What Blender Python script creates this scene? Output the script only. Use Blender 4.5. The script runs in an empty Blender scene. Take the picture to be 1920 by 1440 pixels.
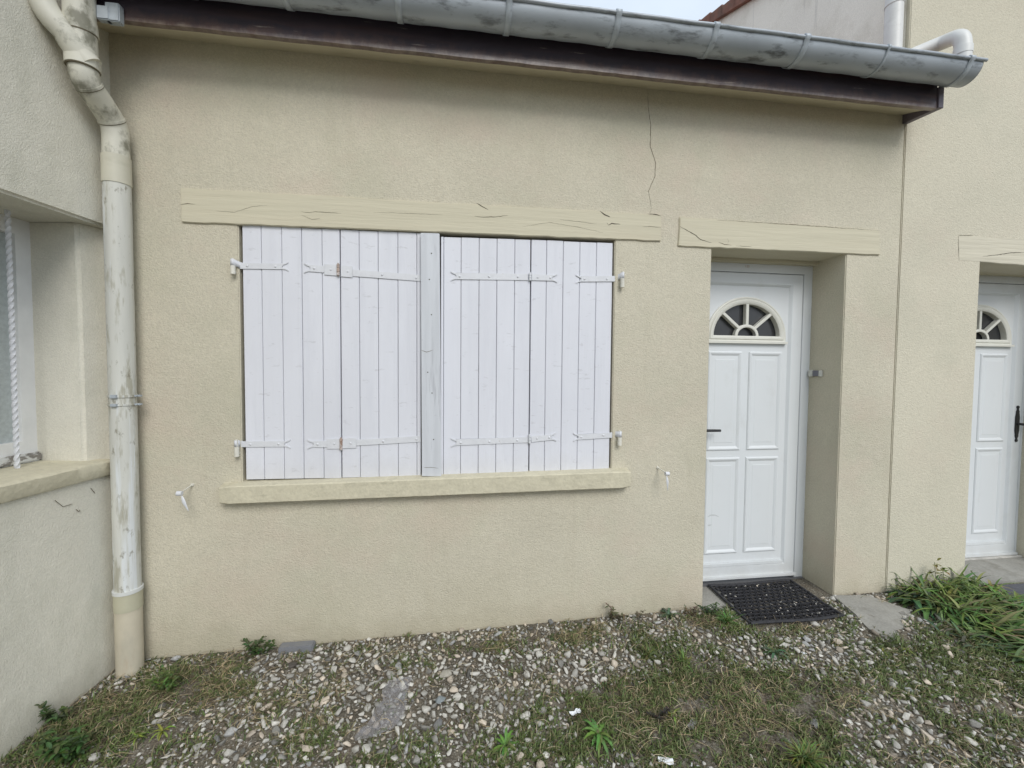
import bpy, bmesh, math, random
import numpy as np
from mathutils import Vector, Matrix
from mathutils.geometry import tessellate_polygon

# ------------------------------------------------------------------ camera
random.seed(7); RNG = np.random.default_rng(11)
F, YAW, PIT, ROL, DIST = 800.0, .139614418, .0386492152, -.00806481655, 2.3
cy, sy, cp, sp, cr, sr = [g(a) for a in (YAW, PIT, ROL) for g in (math.cos, math.sin)]
_fw = np.array([sy*cp, cy*cp, -sp]); _r = np.array([cy, -sy, 0]); _d = np.cross(_fw, _r)
R = np.array([cr*_r+sr*_d, -sr*_r+cr*_d, _fw]); CAM = np.array([0, -DIST, 1.404])
sc = bpy.context.scene; C = sc.collection
cam = bpy.data.objects.new('camera', bpy.data.cameras.new('camera')); C.objects.link(cam)
cam.data.sensor_width = 36; cam.data.lens = 15.0; cam.data.clip_start = .02; cam.data.clip_end = 500
cam.matrix_world = Matrix([[R[0][i], -R[1][i], -R[2][i], CAM[i]] for i in range(3)]+[[0, 0, 0, 1]])
sc.camera = cam
# ------------------------------------------------------------------ light
SUN_EL, SUN_AZ = math.radians(40), math.radians(166)      # azimuth clockwise from +Y (north)
w = bpy.data.worlds.new('World'); sc.world = w; w.use_nodes = True
nt = w.node_tree; nt.nodes.clear()
sky = nt.nodes.new('ShaderNodeTexSky'); sky.sky_type = 'NISHITA'; sky.sun_disc = False
sky.sun_elevation = SUN_EL; sky.sun_rotation = SUN_AZ; sky.dust_density = 3; sky.air_density = 1.2
tc = nt.nodes.new('ShaderNodeTexCoord'); cn = nt.nodes.new('ShaderNodeTexNoise')
cn.inputs['Scale'].default_value = 2.2; cn.inputs['Detail'].default_value = 5
nt.links.new(tc.outputs['Generated'], cn.inputs['Vector'])
rmp = nt.nodes.new('ShaderNodeValToRGB'); rmp.color_ramp.elements[0].position = .3; rmp.color_ramp.elements[1].position = .62
rmp.color_ramp.elements[0].color = (.62, .62, .62, 1); rmp.color_ramp.elements[1].color = (.93, .93, .93, 1)
nt.links.new(cn.outputs['Fac'], rmp.inputs['Fac'])
mx = nt.nodes.new('ShaderNodeMix'); mx.data_type = 'RGBA'; mx.inputs['B'].default_value = (7.7, 8.7, 9.9, 1)
nt.links.new(rmp.outputs['Color'], mx.inputs['Factor']); nt.links.new(sky.outputs['Color'], mx.inputs['A'])
bg = nt.nodes.new('ShaderNodeBackground'); bg.inputs['Strength'].default_value = .1
wo = nt.nodes.new('ShaderNodeOutputWorld')
nt.links.new(mx.outputs['Result'], bg.inputs['Color']); nt.links.new(bg.outputs[0], wo.inputs[0])
sl = bpy.data.lights.new('sun', 'SUN'); sl.energy = 1.5; sl.angle = math.radians(28); sl.color = (1, .975, .945)
so = bpy.data.objects.new('sun', sl); C.objects.link(so)
sd = Vector((math.sin(SUN_AZ)*math.cos(SUN_EL), math.cos(SUN_AZ)*math.cos(SUN_EL), math.sin(SUN_EL)))
so.rotation_euler = sd.to_track_quat('Z', 'Y').to_euler()
sc.view_settings.view_transform = 'Standard'; sc.view_settings.look = 'None'
sc.view_settings.exposure = 0.25; sc.view_settings.gamma = 1

# ------------------------------------------------------------------ survey helpers: photo pixel -> point on a known plane
def ray(px, py): return R.T @ np.array([(px-960)/F, (py-720)/F, 1.])
def Y(px, py, y=0.): v = ray(px, py); return CAM+v*(y-CAM[1])/v[1]
def X(px, py, x): v = ray(px, py); return CAM+v*(x-CAM[0])/v[0]
def Z(px, py, z): v = ray(px, py); return CAM+v*(z-CAM[2])/v[2]
def g(x, y):
    return np.interp(x, [-1.6, -.41, 1.47, 2.35, 2.73, 3.3], [-.06, -.045, -.015, 0, 0, .01])-.05*np.clip(-np.asarray(y), 0, 1.2)
def G(px, py):
    z = 0
    for _ in range(8): p = Z(px, py, z); z = float(g(p[0], p[1]))
    return p

# ------------------------------------------------------------------ materials
def mat(name, col, rough=.8, metal=0, spec=.5, noise=None, bump=None, stains=(), attr=None, mapping=(1, 1, 1), bands=()):
    """noise=(scale, amount, detail) value variation; bump=[(scale, dist, strength, map)];
    stains=[(colour, scale, lo, hi, strength, mapping)]"""
    m = bpy.data.materials.new(name); m.use_nodes = True; n = m.node_tree.nodes; l = m.node_tree.links
    b = n['Principled BSDF']; b.inputs['Roughness'].default_value = rough; b.inputs['Metallic'].default_value = metal
    b.inputs['Specular IOR Level'].default_value = spec
    tc = n.new('ShaderNodeTexCoord')
    def tex(scale, mp=(1, 1, 1), detail=4, rgh=.55):
        mm = n.new('ShaderNodeMapping'); mm.inputs['Scale'].default_value = mp; l.new(tc.outputs['Object'], mm.inputs['Vector'])
        t = n.new('ShaderNodeTexNoise'); t.inputs['Scale'].default_value = scale; t.inputs['Detail'].default_value = detail
        t.inputs['Roughness'].default_value = rgh; l.new(mm.outputs[0], t.inputs['Vector']); return t
    if attr:
        a = n.new('ShaderNodeAttribute'); a.attribute_name = attr; cur = a.outputs['Color']
    else:
        c = n.new('ShaderNodeRGB'); c.outputs[0].default_value = (*col, 1); cur = c.outputs[0]
    for (sc_, amt, det) in (noise or []):
        t = tex(sc_, mapping, det)
        mr = n.new('ShaderNodeMapRange'); mr.inputs[1].default_value = .3; mr.inputs[2].default_value = .7
        mr.inputs[3].default_value = 1-amt; mr.inputs[4].default_value = 1+amt; l.new(t.outputs['Fac'], mr.inputs[0])
        v = n.new('ShaderNodeVectorMath'); v.operation = 'SCALE'; l.new(cur, v.inputs[0]); l.new(mr.outputs[0], v.inputs['Scale'])
        cur = v.outputs[0]
    for (sc_c, scl, lo, hi, st, mp) in stains:
        t = tex(scl, mp, 6, .65)
        mr = n.new('ShaderNodeMapRange'); mr.inputs[1].default_value = lo; mr.inputs[2].default_value = hi
        mr.inputs[3].default_value = 0; mr.inputs[4].default_value = st; l.new(t.outputs['Fac'], mr.inputs[0])
        x = n.new('ShaderNodeMix'); x.data_type = 'RGBA'; x.inputs['B'].default_value = (*sc_c, 1)
        l.new(mr.outputs[0], x.inputs['Factor']); l.new(cur, x.inputs['A']); cur = x.outputs['Result']
    for (bc, z0, z1, st, scl) in bands:          # dirt splashed up from the ground, ragged by noise
        sx = n.new('ShaderNodeSeparateXYZ'); l.new(tc.outputs['Object'], sx.inputs[0])
        t = tex(scl, (1, 1, .6), 6, .65); ad = n.new('ShaderNodeMath'); ad.operation = 'MULTIPLY_ADD'; ad.inputs[1].default_value = (z1-z0)*1.6
        l.new(t.outputs['Fac'], ad.inputs[0]); l.new(sx.outputs['Z'], ad.inputs[2])
        mr = n.new('ShaderNodeMapRange'); mr.inputs[1].default_value = z0+(z1-z0)*.8; mr.inputs[2].default_value = z1+(z1-z0)*.8
        mr.inputs[3].default_value = st; mr.inputs[4].default_value = 0; l.new(ad.outputs[0], mr.inputs[0])
        x = n.new('ShaderNodeMix'); x.data_type = 'RGBA'; x.inputs['B'].default_value = (*bc, 1)
        l.new(mr.outputs[0], x.inputs['Factor']); l.new(cur, x.inputs['A']); cur = x.outputs['Result']
    l.new(cur, b.inputs['Base Color'])
    prev = None
    for (scl, dist, st, mp) in (bump or []):
        t = tex(scl, mp, 3); bp = n.new('ShaderNodeBump'); bp.inputs['Distance'].default_value = dist; bp.inputs['Strength'].default_value = st
        l.new(t.outputs['Fac'], bp.inputs['Height'])
        if prev: l.new(prev, bp.inputs['Normal'])
        prev = bp.outputs[0]
    if prev: l.new(prev, b.inputs['Normal'])
    return m
U = (1, 1, 1)
M_WALL = mat('stucco_beige', (.57, .53, .42), .93, spec=.2, noise=[(1.3, .07, 5), (110, .08, 3), (260, .07, 2)],
             stains=[((.47, .46, .34), 2.1, .48, .72, .4, U), ((.60, .49, .40), 1.7, .5, .75, .5, (1, 1, 1.3)), ((.43, .38, .28), 2.4, .57, .78, .28, (3.2, 3, .35)), ((.2, .18, .14), 28, .73, .79, .6, U), ((.66, .62, .5), 9, .6, .75, .4, U)],
             bands=[((.33, .29, .21), -.10, .10, .55, 9), ((.46, .42, .30), -.05, .35, .35, 3)],
             bump=[(170, .006, .65, U), (75, .006, .25, (1, 1, 1.6)), (9, .012, .2, U), (3, .03, .15, U)])
M_WALL2 = mat('stucco_pale', (.605, .565, .45), .93, spec=.2, noise=[(1.1, .04, 4), (110, .07, 3), (260, .05, 2)],
              stains=[((.42, .42, .33), 1.9, .52, .78, .3, U), ((.62, .5, .41), 1.5, .55, .8, .3, U)],
              bands=[((.35, .31, .23), -.10, .08, .5, 9)], bump=[(150, .006, .6, U), (60, .006, .25, (1, 1, 1.6))])
M_WALL3 = mat('stucco_offwhite', (.70, .675, .58), .93, spec=.2, noise=[(1.5, .07, 5), (120, .06, 3)],
              stains=[((.44, .44, .35), 2.6, .5, .75, .45, (1.5, 1.5, .7)), ((.2, .17, .12), 34, .73, .79, .5, (1, 1, .6))],
              bands=[((.30, .28, .21), -.14, .10, .6, 7)], bump=[(190, .005, .6, U), (14, .01, .3, U)])
M_BEAM = mat('painted_beam', (.59, .55, .42), .85, spec=.2, noise=[(9, .03, 5)], mapping=(.25, 1, 3),
             bump=[(16, .007, .5, (.12, 1, 2.2)), (90, .002, .25, (.15, 1, 2))], stains=[((.58, .52, .39), 6, .5, .7, .4, (.2, 1, 2))])
M_SILL = mat('painted_sill', (.57, .53, .40), .88, spec=.25, noise=[(14, .07, 4), (80, .06, 2)],
             stains=[((.25, .24, .17), 9, .6, .75, .5, (1, 1, 3))], bump=[(45, .006, .5, U), (8, .01, .3, U)])
M_DARK = mat('crack_dark', (.045, .038, .028), .95, spec=.1)
M_CRACKLT = mat('crack_soft', (.16, .14, .1), .95, spec=.1)
M_SHUT = mat('painted_boards', (.69, .70, .745), .62, spec=.35, noise=[(3, .035, 4)], mapping=(1.2, 1, .4),
             stains=[((.48, .48, .50), 11, .62, .70, .5, (1.2, 1, 3.2)), ((.25, .22, .2), 40, .74, .77, .7, (1, 1, 1.5)), ((.62, .63, .68), 5, .5, .7, .5, (3, 1, .3)), ((.35, .33, .33), 26, .735, .76, .6, (.8, 1, 2))],
             bands=[((.48, .47, .45), .80, .93, .35, 14)], bump=[(40, .003, .4, (1, 1, .08)), (200, .001, .2, (1, 1, .2))])
M_POST = mat('weathered_post_paint', (.59, .61, .64), .7, spec=.3, noise=[(7, .1, 5)], mapping=(3, 1, .25),
             stains=[((.40, .41, .44), 9, .55, .68, .6, (4, 1, .35)), ((.3, .3, .33), 30, .68, .74, .6, (1, 1, 1.5))], bump=[(50, .003, .4, (1, 1, .08))])
M_IRON = mat('painted_iron', (.66, .67, .695), .45, spec=.5, noise=[(30, .04, 3)], stains=[((.45, .42, .38), 30, .66, .74, .6, U)], bump=[(90, .002, .3, U)])
M_RUST = mat('rusty_knuckle', (.42, .33, .28), .7, noise=[(60, .25, 3)], stains=[((.20, .09, .04), 70, .5, .6, .8, U), ((.72, .7, .7), 50, .5, .6, .7, U)])
M_PVC = mat('door_white_pvc', (.68, .705, .715), .38, spec=.5, noise=[(2, .02, 3)], stains=[((.5, .5, .46), 7, .58, .8, .3, (1, 1, .6)), ((.42, .42, .4), 30, .7, .76, .35, (1.2, 1, .5))], bands=[((.45, .44, .40), 0, .16, .4, 14)])
M_CREAM = mat('fanlight_cream', (.67, .665, .60), .42, spec=.5, noise=[(12, .03, 3)])
M_GLASS = mat('dark_glass', (.035, .036, .038), .22, spec=.5, noise=[(4, .2, 2)])
M_BLACK = mat('black_iron', (.018, .018, .019), .4, spec=.5)
M_ZINC = mat('zinc', (.37, .405, .435), .42, metal=.15, spec=.5, noise=[(3, .1, 5)], mapping=(1, 1, 1),
             stains=[((.07, .075, .075), 7, .54, .68, .8, (.9, 2.6, 3.2)), ((.42, .45, .48), 5, .5, .7, .5, (.5, 1, 3))], bump=[(12, .003, .2, (.6, 1, 1))])
M_BRACK = mat('zinc_bracket', (.42, .46, .49), .5, metal=.15, noise=[(30, .12, 3)], stains=[((.12, .12, .12), 25, .6, .7, .6, U)])
M_FASCIA = mat('fascia_dark_paint', (.044, .034, .046), .3, spec=.6, noise=[(5, .25, 4)], mapping=(.3, 1, 2),
               stains=[((.10, .05, .04), 4, .5, .7, .5, (.3, 1, 4)), ((.36, .31, .27), 12, .65, .70, .8, (.22, 1, 3.5))], bands=[((.16, .09, .065), 2.86, 2.93, .8, 16), ((.40, .34, .28), 2.855, 2.90, .75, 22)], bump=[(60, .002, .35, (.1, 1, 1))])
M_PIPE_OLD = mat('pipe_weathered', (.58, .58, .53), .6, spec=.35, noise=[(6, .08, 4)], mapping=(4, 4, .4),
                 stains=[((.32, .30, .22), 7, .53, .62, .7, (3.5, 3.5, .6)), ((.68, .71, .72), 4, .53, .60, .8, (5, 5, .22)), ((.20, .18, .13), 24, .60, .68, .7, (1.5, 1.5, .7))],
                 bump=[(40, .002, .3, (1, 1, .3))])
M_PIPE_TOP = mat('pipe_dirty_cream', (.60, .585, .50), .55, spec=.4, noise=[(8, .08, 4)],
                 stains=[((.17, .165, .12), 8.5, .50, .62, .85, (1, 1, .8)), ((.30, .30, .24), 25, .6, .72, .6, U)], bump=[(30, .002, .3, U)])
M_PIPE_CREAM = mat('pipe_cream', (.56, .54, .44), .5, spec=.4, noise=[(8, .06, 4)], stains=[((.36, .35, .25), 5, .55, .8, .6, (1, 1, 2))])
M_PIPE_WHITE = mat('pipe_white', (.68, .68, .65), .42, spec=.5, noise=[(8, .04, 4)], stains=[((.4, .4, .36), 9, .6, .75, .4, U)])
M_CONC = mat('concrete', (.31, .30, .27), .9, spec=.2, noise=[(6, .14, 5), (90, .1, 3)], stains=[((.16, .15, .12), 7, .55, .72, .6, U)], bump=[(60, .004, .5, U)])
M_RUB = mat('black_rubber', (.028, .028, .032), .6, spec=.4, noise=[(40, .35, 3)], stains=[((.14, .13, .10), 22, .6, .72, .6, U)])
M_MAT2 = mat('grey_mat', (.09, .092, .105), .85, noise=[(60, .2, 3)], bump=[(200, .002, .5, U)])
M_GREYPL = mat('grey_plastic', (.20, .205, .22), .5, noise=[(10, .06, 3)], stains=[((.3, .28, .24), 14, .55, .75, .4, U)])
M_TILE = mat('roof_tile', (.20, .09, .06), .85, noise=[(9, .3, 4)], stains=[((.10, .09, .07), 6, .5, .7, .6, U)], bump=[(30, .004, .5, U)])
M_SOIL = mat('soil', (.145, .128, .10), .97, spec=.1, noise=[(5, .25, 5), (60, .4, 4), (260, .45, 3)],
             stains=[((.36, .34, .29), 110, .53, .62, .8, U), ((.10, .11, .055), 4, .55, .7, .5, U), ((.15, .11, .075), 9, .52, .7, .55, U), ((.06, .05, .04), 60, .6, .7, .7, U)], bump=[(130, .012, .8, U), (40, .015, .6, U)])
M_STONE = mat('gravel_stone', (1, 1, 1), .88, spec=.25, attr='tint', noise=[(55, .13, 4), (240, .1, 2)], bump=[(160, .003, .5, U)])
M_LEAF = mat('leaf', (1, 1, 1), .55, spec=.35, attr='tint', noise=[(60, .12, 3)])
M_PAPER = mat('white_scrap', (.74, .76, .78), .6, noise=[(40, .08, 3)])
M_FRAMEWOOD = mat('flaking_white_frame', (.78, .78, .77), .7, noise=[(10, .06, 4)], stains=[((.30, .28, .25), 12, .66, .74, .6, (2, 2, .7))], bump=[(60, .003, .5, (1, 1, .3))])
M_PANE = mat('frosted_pane', (.44, .48, .48), .3, spec=.6, noise=[(70, .12, 3)])
def film():
    m = bpy.data.materials.new('clear_film'); m.use_nodes = True; n = m.node_tree.nodes; l = m.node_tree.links
    b = n['Principled BSDF']; b.inputs['Base Color'].default_value = (.42, .41, .43, 1); b.inputs['Roughness'].default_value = .22
    b.inputs['Specular IOR Level'].default_value = .8
    t = n.new('ShaderNodeTexNoise'); t.inputs['Scale'].default_value = 22; t.inputs['Detail'].default_value = 5
    mr = n.new('ShaderNodeMapRange'); mr.inputs[1].default_value = .3; mr.inputs[2].default_value = .7; mr.inputs[3].default_value = .10; mr.inputs[4].default_value = .34
    l.new(t.outputs['Fac'], mr.inputs[0]); l.new(mr.outputs[0], b.inputs['Alpha'])
    return m
M_FILM = film()

M_BACKB = mat('board_backing', (.22, .22, .24), .8)
# ------------------------------------------------------------------ mesh helpers
class MB:
    def __init__(s): s.v = []; s.f = []; s.m = []; s.c = []
    def add(s, vs, fs, mi=0, tint=None):
        o = len(s.v); s.v += [tuple(map(float, p)) for p in vs]
        s.f += [tuple(i+o for i in f) for f in fs]; s.m += [mi]*len(fs)
        s.c += [tint or (1, 1, 1)]*len(vs)
        return s
    def box(s, x0, x1, y0, y1, z0, z1, mi=0):
        vs = [(x, y, z) for x in (x0, x1) for y in (y0, y1) for z in (z0, z1)]
        return s.add(vs, [(0, 1, 3, 2), (4, 6, 7, 5), (0, 4, 5, 1), (2, 3, 7, 6), (0, 2, 6, 4), (1, 5, 7, 3)], mi)
    def prism(s, poly, y0, y1, mi=0):           # polygon in x,z extruded in y
        n = len(poly); vs = [(p[0], y0, p[1]) for p in poly]+[(p[0], y1, p[1]) for p in poly]
        fs = [tuple(range(n)), tuple(range(2*n-1, n-1, -1))]+[(i, i+n, (i+1) % n+n, (i+1) % n) for i in range(n)]
        return s.add(vs, fs, mi)
    def slab(s, poly, z0, z1, mi=0):            # polygon in x,y extruded in z
        n = len(poly); vs = [(p[0], p[1], z0) for p in poly]+[(p[0], p[1], z1) for p in poly]
        fs = [tuple(range(n-1, -1, -1)), tuple(range(n, 2*n))]+[(i, (i+1) % n, (i+1) % n+n, i+n) for i in range(n)]
        return s.add(vs, fs, mi)
    def tube(s, path, rad, seg=20, cap=True, mi=0):
        P = [np.array(p, float) for p in path]; n = len(P)
        rr = rad if hasattr(rad, '__len__') else [rad]*n
        T = [P[min(i+1, n-1)]-P[max(i-1, 0)] for i in range(n)]; T = [t/np.linalg.norm(t) for t in T]
        up = np.array([0, 0, 1.]) if abs(T[0][2]) < .9 else np.array([0, -1., 0])
        a = np.cross(T[0], up); a /= np.linalg.norm(a); vs = []
        for i in range(n):
            a = a-T[i]*np.dot(a, T[i]); a /= np.linalg.norm(a); b = np.cross(T[i], a)
            for k in range(seg):
                t = 2*math.pi*k/seg; vs.append(P[i]+rr[i]*(math.cos(t)*a+math.sin(t)*b))
        fs = [(i*seg+k, i*seg+(k+1) % seg, (i+1)*seg+(k+1) % seg, (i+1)*seg+k) for i in range(n-1) for k in range(seg)]
        if cap: fs += [tuple(range(seg-1, -1, -1)), tuple(range((n-1)*seg, n*seg))]
        return s.add(vs, fs, mi)
    def loops(s, L, cap=True, mi=0):            # successive closed loops of 3D points joined by strips
        n = len(L[0]); vs = [p for lp in L for p in lp]
        fs = [(j*n+i, j*n+(i+1) % n, (j+1)*n+(i+1) % n, (j+1)*n+i) for j in range(len(L)-1) for i in range(n)]
        if cap: fs.append(tuple((len(L)-1)*n+i for i in range(n)))
        return s.add(vs, fs, mi)
    def build(s, name, mats, parent=None, smooth=False, bevel=0, seg=2, label=None, xf=None, ang=30, tint=False, sharp=40):
        me = bpy.data.meshes.new(name); vs = s.v
        if xf: vs = [xf(p) for p in vs]
        off = np.zeros(3)
        q = parent
        while q is not None: off += np.array(q.location); q = q.parent
        vs = [tuple(np.array(p)-off) for p in vs] if parent is not None else vs
        me.from_pydata(vs, [], s.f)
        if not isinstance(mats, (list, tuple)): mats = [mats]
        for m in mats: me.materials.append(m)
        for p, k in zip(me.polygons, s.m): p.material_index = k
        if tint:
            a = me.color_attributes.new('tint', 'FLOAT_COLOR', 'POINT')
            a.data.foreach_set('color', np.array([(*c, 1) for c in s.c], dtype=np.float32).ravel())
        bm = bmesh.new(); bm.from_mesh(me)
        if bevel:
            bmesh.ops.remove_doubles(bm, verts=bm.verts, dist=1e-5)
            bm.normal_update()
            ed = [e for e in bm.edges if len(e.link_faces) == 2 and e.calc_face_angle(0) > math.radians(ang)]
            bmesh.ops.bevel(bm, geom=ed, offset=bevel, segments=seg, affect='EDGES', clamp_overlap=True)
        if not tint: bmesh.ops.recalc_face_normals(bm, faces=bm.faces)
        bm.to_mesh(me); bm.free()
        if smooth or bevel:
            for p in me.polygons: p.use_smooth = True
            me.set_sharp_from_angle(angle=math.radians(sharp))
        o = bpy.data.objects.new(name, me); C.objects.link(o)
        if bevel: wn = o.modifiers.new('wn', 'WEIGHTED_NORMAL'); wn.keep_sharp = True; wn.weight = 100
        if parent is not None: o.parent = parent
        if label: o['label'] = label
        return o
def tag(o, label, cat, group=None, kind=None):
    o['label'] = label; o['category'] = cat
    if group: o['group'] = group
    if kind: o['kind'] = kind
    return o
def thing(name, label, cat, loc, group=None):
    o = bpy.data.objects.new(name, None); C.objects.link(o); o.location = tuple(map(float, loc)); o.empty_display_size = .1
    return tag(o, label, cat, group)
def wig(pts, amp, step, seed):                  # subdivide a closed polygon and roughen its outline
    rg = random.Random(seed); out = []
    for i, p in enumerate(pts):
        q = pts[(i+1) % len(pts)]; L = math.hypot(q[0]-p[0], q[1]-p[1]); n = max(1, int(L/step))
        for k in range(n):
            t = k/n; a = amp if k else amp*.5
            out.append((p[0]+(q[0]-p[0])*t+rg.uniform(-a, a), p[1]+(q[1]-p[1])*t+rg.uniform(-a, a)))
    return out
def wall_mesh(mb, xs, zs, hole, y0, y1, mi=0):
    """rectangular wall in x,z with missing cells; hole(i,j)->True if open"""
    idx = {}; vs = []
    def V(i, j, k):
        if (i, j, k) not in idx: idx[(i, j, k)] = len(vs); vs.append((xs[i], (y0, y1)[k], zs[j]))
        return idx[(i, j, k)]
    fs = []; nx, nz = len(xs)-1, len(zs)-1
    solid = lambda i, j: 0 <= i < nx and 0 <= j < nz and not hole(i, j)
    for i in range(nx):
        for j in range(nz):
            if not solid(i, j): continue
            fs.append((V(i, j, 0), V(i+1, j, 0), V(i+1, j+1, 0), V(i, j+1, 0)))
            fs.append((V(i, j, 1), V(i, j+1, 1), V(i+1, j+1, 1), V(i+1, j, 1)))
            if not solid(i-1, j): fs.append((V(i, j, 0), V(i, j+1, 0), V(i, j+1, 1), V(i, j, 1)))
            if not solid(i+1, j): fs.append((V(i+1, j, 0), V(i+1, j, 1), V(i+1, j+1, 1), V(i+1, j+1, 0)))
            if not solid(i, j-1): fs.append((V(i, j, 0), V(i, j, 1), V(i+1, j, 1), V(i+1, j, 0)))
            if not solid(i, j+1): fs.append((V(i, j+1, 0), V(i+1, j+1, 0), V(i+1, j+1, 1), V(i, j+1, 1)))
    mb.add(vs, fs, mi)
def crack(mb, pts, wd, y, mi, seed=1):          # tapered jagged hairline, pts = list of (x,z)
    rg = random.Random(seed); P = []
    for a, b in zip(pts[:-1], pts[1:]):
        n = max(1, int(math.hypot(b[0]-a[0], b[1]-a[1])/.012))
        for k in range(n):
            t = k/n; P.append((a[0]+(b[0]-a[0])*t+rg.uniform(-1, 1)*.0012, a[1]+(b[1]-a[1])*t+rg.uniform(-1, 1)*.0012))
    P.append(pts[-1]); n = len(P); L = []; Rr = []
    for i in range(n):
        t = np.subtract(P[min(i+1, n-1)], P[max(i-1, 0)]); t = t/np.linalg.norm(t); nn = np.array([-t[1], t[0]])
        u = i/(n-1); ww = wd*.5*(math.sin(math.pi*min(max(u, .02), .98))**.5)*rg.uniform(.6, 1.2)
        L.append(P[i]+nn*ww); Rr.append(P[i]-nn*ww)
    vs = [(p[0], y, p[1]) for p in L]+[(p[0], y, p[1]) for p in Rr]
    mb.add(vs, [(i, i+1, n+i+1, n+i) for i in range(n-1)], mi)
def pxz(l, y=0.): return [(Y(a, b, y)[0], Y(a, b, y)[2]) for a, b in l]

# ================================================================== GROUND
def vnoise(x, y, s, seed):
    r = np.random.default_rng(seed); T = r.random((256, 256))
    u = x*s; v = y*s; i = np.floor(u).astype(int); j = np.floor(v).astype(int); fu = u-i; fv = v-j
    fu = fu*fu*(3-2*fu); fv = fv*fv*(3-2*fv)
    a = T[i % 256, j % 256]; b = T[(i+1) % 256, j % 256]; c = T[i % 256, (j+1) % 256]; d = T[(i+1) % 256, (j+1) % 256]
    return (a*(1-fu)+b*fu)*(1-fv)+(c*(1-fu)+d*fu)*fv-.5
def relief(x, y):
    return .022*vnoise(x, y, 5, 1)+.012*vnoise(x, y, 14, 2)+.006*vnoise(x, y, 40, 3)-.004
def gz(x, y):
    x = np.asarray(x, float); y = np.asarray(y, float)
    fade = np.clip((.0-y)/.12, .15, 1)
    return g(x, y)+relief(x, y)*fade
def axis(lo, hi, st, far):
    a = list(np.arange(lo, hi, st)); s = st; p = lo; L = []
    while p > -far: s *= 1.35; p -= s; L.append(p)
    s = st; p = a[-1]; Rr = []
    while p < far: s *= 1.35; p += s; Rr.append(p)
    return np.array(L[::-1]+a+Rr)
gx = axis(-2.0, 4.6, .016, 90); gy = axis(-1.7, .32, .016, 90)
GX, GY = np.meshgrid(gx, gy, indexing='ij'); GZ = gz(GX, GY)
nx, ny = GX.shape
me = bpy.data.meshes.new('ground'); vs = np.stack([GX, GY, GZ], -1).reshape(-1, 3)
ii, jj = np.meshgrid(np.arange(nx-1), np.arange(ny-1), indexing='ij'); q = (ii*ny+jj).ravel()
me.from_pydata(vs.tolist(), [], np.stack([q, q+ny, q+ny+1, q+1], -1).tolist())
me.materials.append(M_SOIL)
for p in me.polygons: p.use_smooth = True
ground = bpy.data.objects.new('ground', me); C.objects.link(ground)
tag(ground, 'bare grey brown soil under the gravel and weeds', 'ground', kind='structure')

# ------------------------------------------------------------------ patch maps (world metres)
def blobs(L): return [(G(a, b)[:2], rx, ry, wt) for a, b, rx, ry, wt in L]
GREEN = blobs([(1180, 1345, .12, .07, 1.0), (1100, 1400, .16, .06, .9), (1030, 1410, .1, .05, .7), (850, 1425, .1, .04, .6), (230, 1400, .12, .08, .7), (1300, 1270, .08, .06, .7), (120, 1400, .10, .08, 1.3), (160, 1360, .05, .05, .8), (310, 1270, .05, .04, .9), (1120, 1370, .10, .07, .6), (950, 1395, .07, .06, 1), (1060, 1330, .12, .05, .7),
               (1215, 1210, .05, .07, 1.1), (1275, 1230, .06, .07, 1.2), (1340, 1215, .04, .05, .8), (1350, 1150, .05, .035, 1.6), (1455, 1215, .07, .05, .8),
               (1300, 1415, .10, .06, .9), (1500, 1410, .11, .08, 1.3), (740, 1415, .10, .05, .8), (600, 1385, .06, .05, .6), (1650, 1200, .12, .06, 1.2), (1700, 1250, .2, .08, .7),
               (1780, 1320, .12, .07, .9), (1450, 1290, .14, .08, .8), (1600, 1400, .12, .06, .7), (1860, 1400, .15, .1, .6), (765, 1245, .05, .03, .5), (1900, 1260, .2, .12, .8),
               (1380, 1180, .05, .05, .6), (1180, 1300, .08, .06, .8), (1240, 1290, .05, .06, .7), (1560, 1150, .04, .06, .7), (1850, 1200, .25, .1, .8)])
DRY = blobs([(1350, 1320, .22, .10, 1.6), (1250, 1390, .14, .06, .4), (1450, 1370, .18, .08, 1.2), (920, 1210, .18, .03, 1.2), (740, 1215, .10, .03, 1.0), (1085, 1195, .10, .05, 1.3), (1325, 1170, .06, .06, 1.6),
             (350, 1290, .3, .12, 1.0), (200, 1330, .15, .1, .7), (560, 1340, .14, .1, .6), (1150, 1320, .16, .1, .7), (1640, 1150, .06, .04, .9), (1880, 1330, .15, .1, .5),
             (1500, 1180, .08, .03, 1.1), (1560, 1300, .14, .1, .6), (1780, 1400, .2, .08, .5), (1220, 1180, .07, .04, .6)])
ROCK = blobs([(1130, 1235, .20, .10, 1.2), (980, 1260, .28, .1, .8), (650, 1230, .3, .08, .7), (560, 1330, .22, .12, 1.0), (870, 1380, .2, .12, .9), (1000, 1350, .14, .1, .7), (730, 1260, .2, .08, .7),
              (1560, 1215, .16, .07, 1.3), (1640, 1260, .2, .07, .9), (1760, 1300, .2, .08, .8), (1720, 1370, .2, .07, .7), (1850, 1390, .2, .08, .6), (250, 1280, .15, .06, .6), (1290, 1190, .1, .04, .6), (1400, 1210, .12, .04, .6)])
def field(B, x, y):
    s = np.zeros_like(x)
    for c, rx, ry, wt in B: s += wt*np.exp(-.5*(((x-c[0])/rx)**2+((y-c[1])/ry)**2))
    return s
def left_limit(y): return -1.594+.153*y          # left building wall line x at depth y
def allowed(x, y):
    ok = (y < -.012) & (x > left_limit(y)+.015)
    ok |= (y < .02) & (y >= -.012) & (x > -1.45) & (x < 1.4) & False
    return ok
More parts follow.
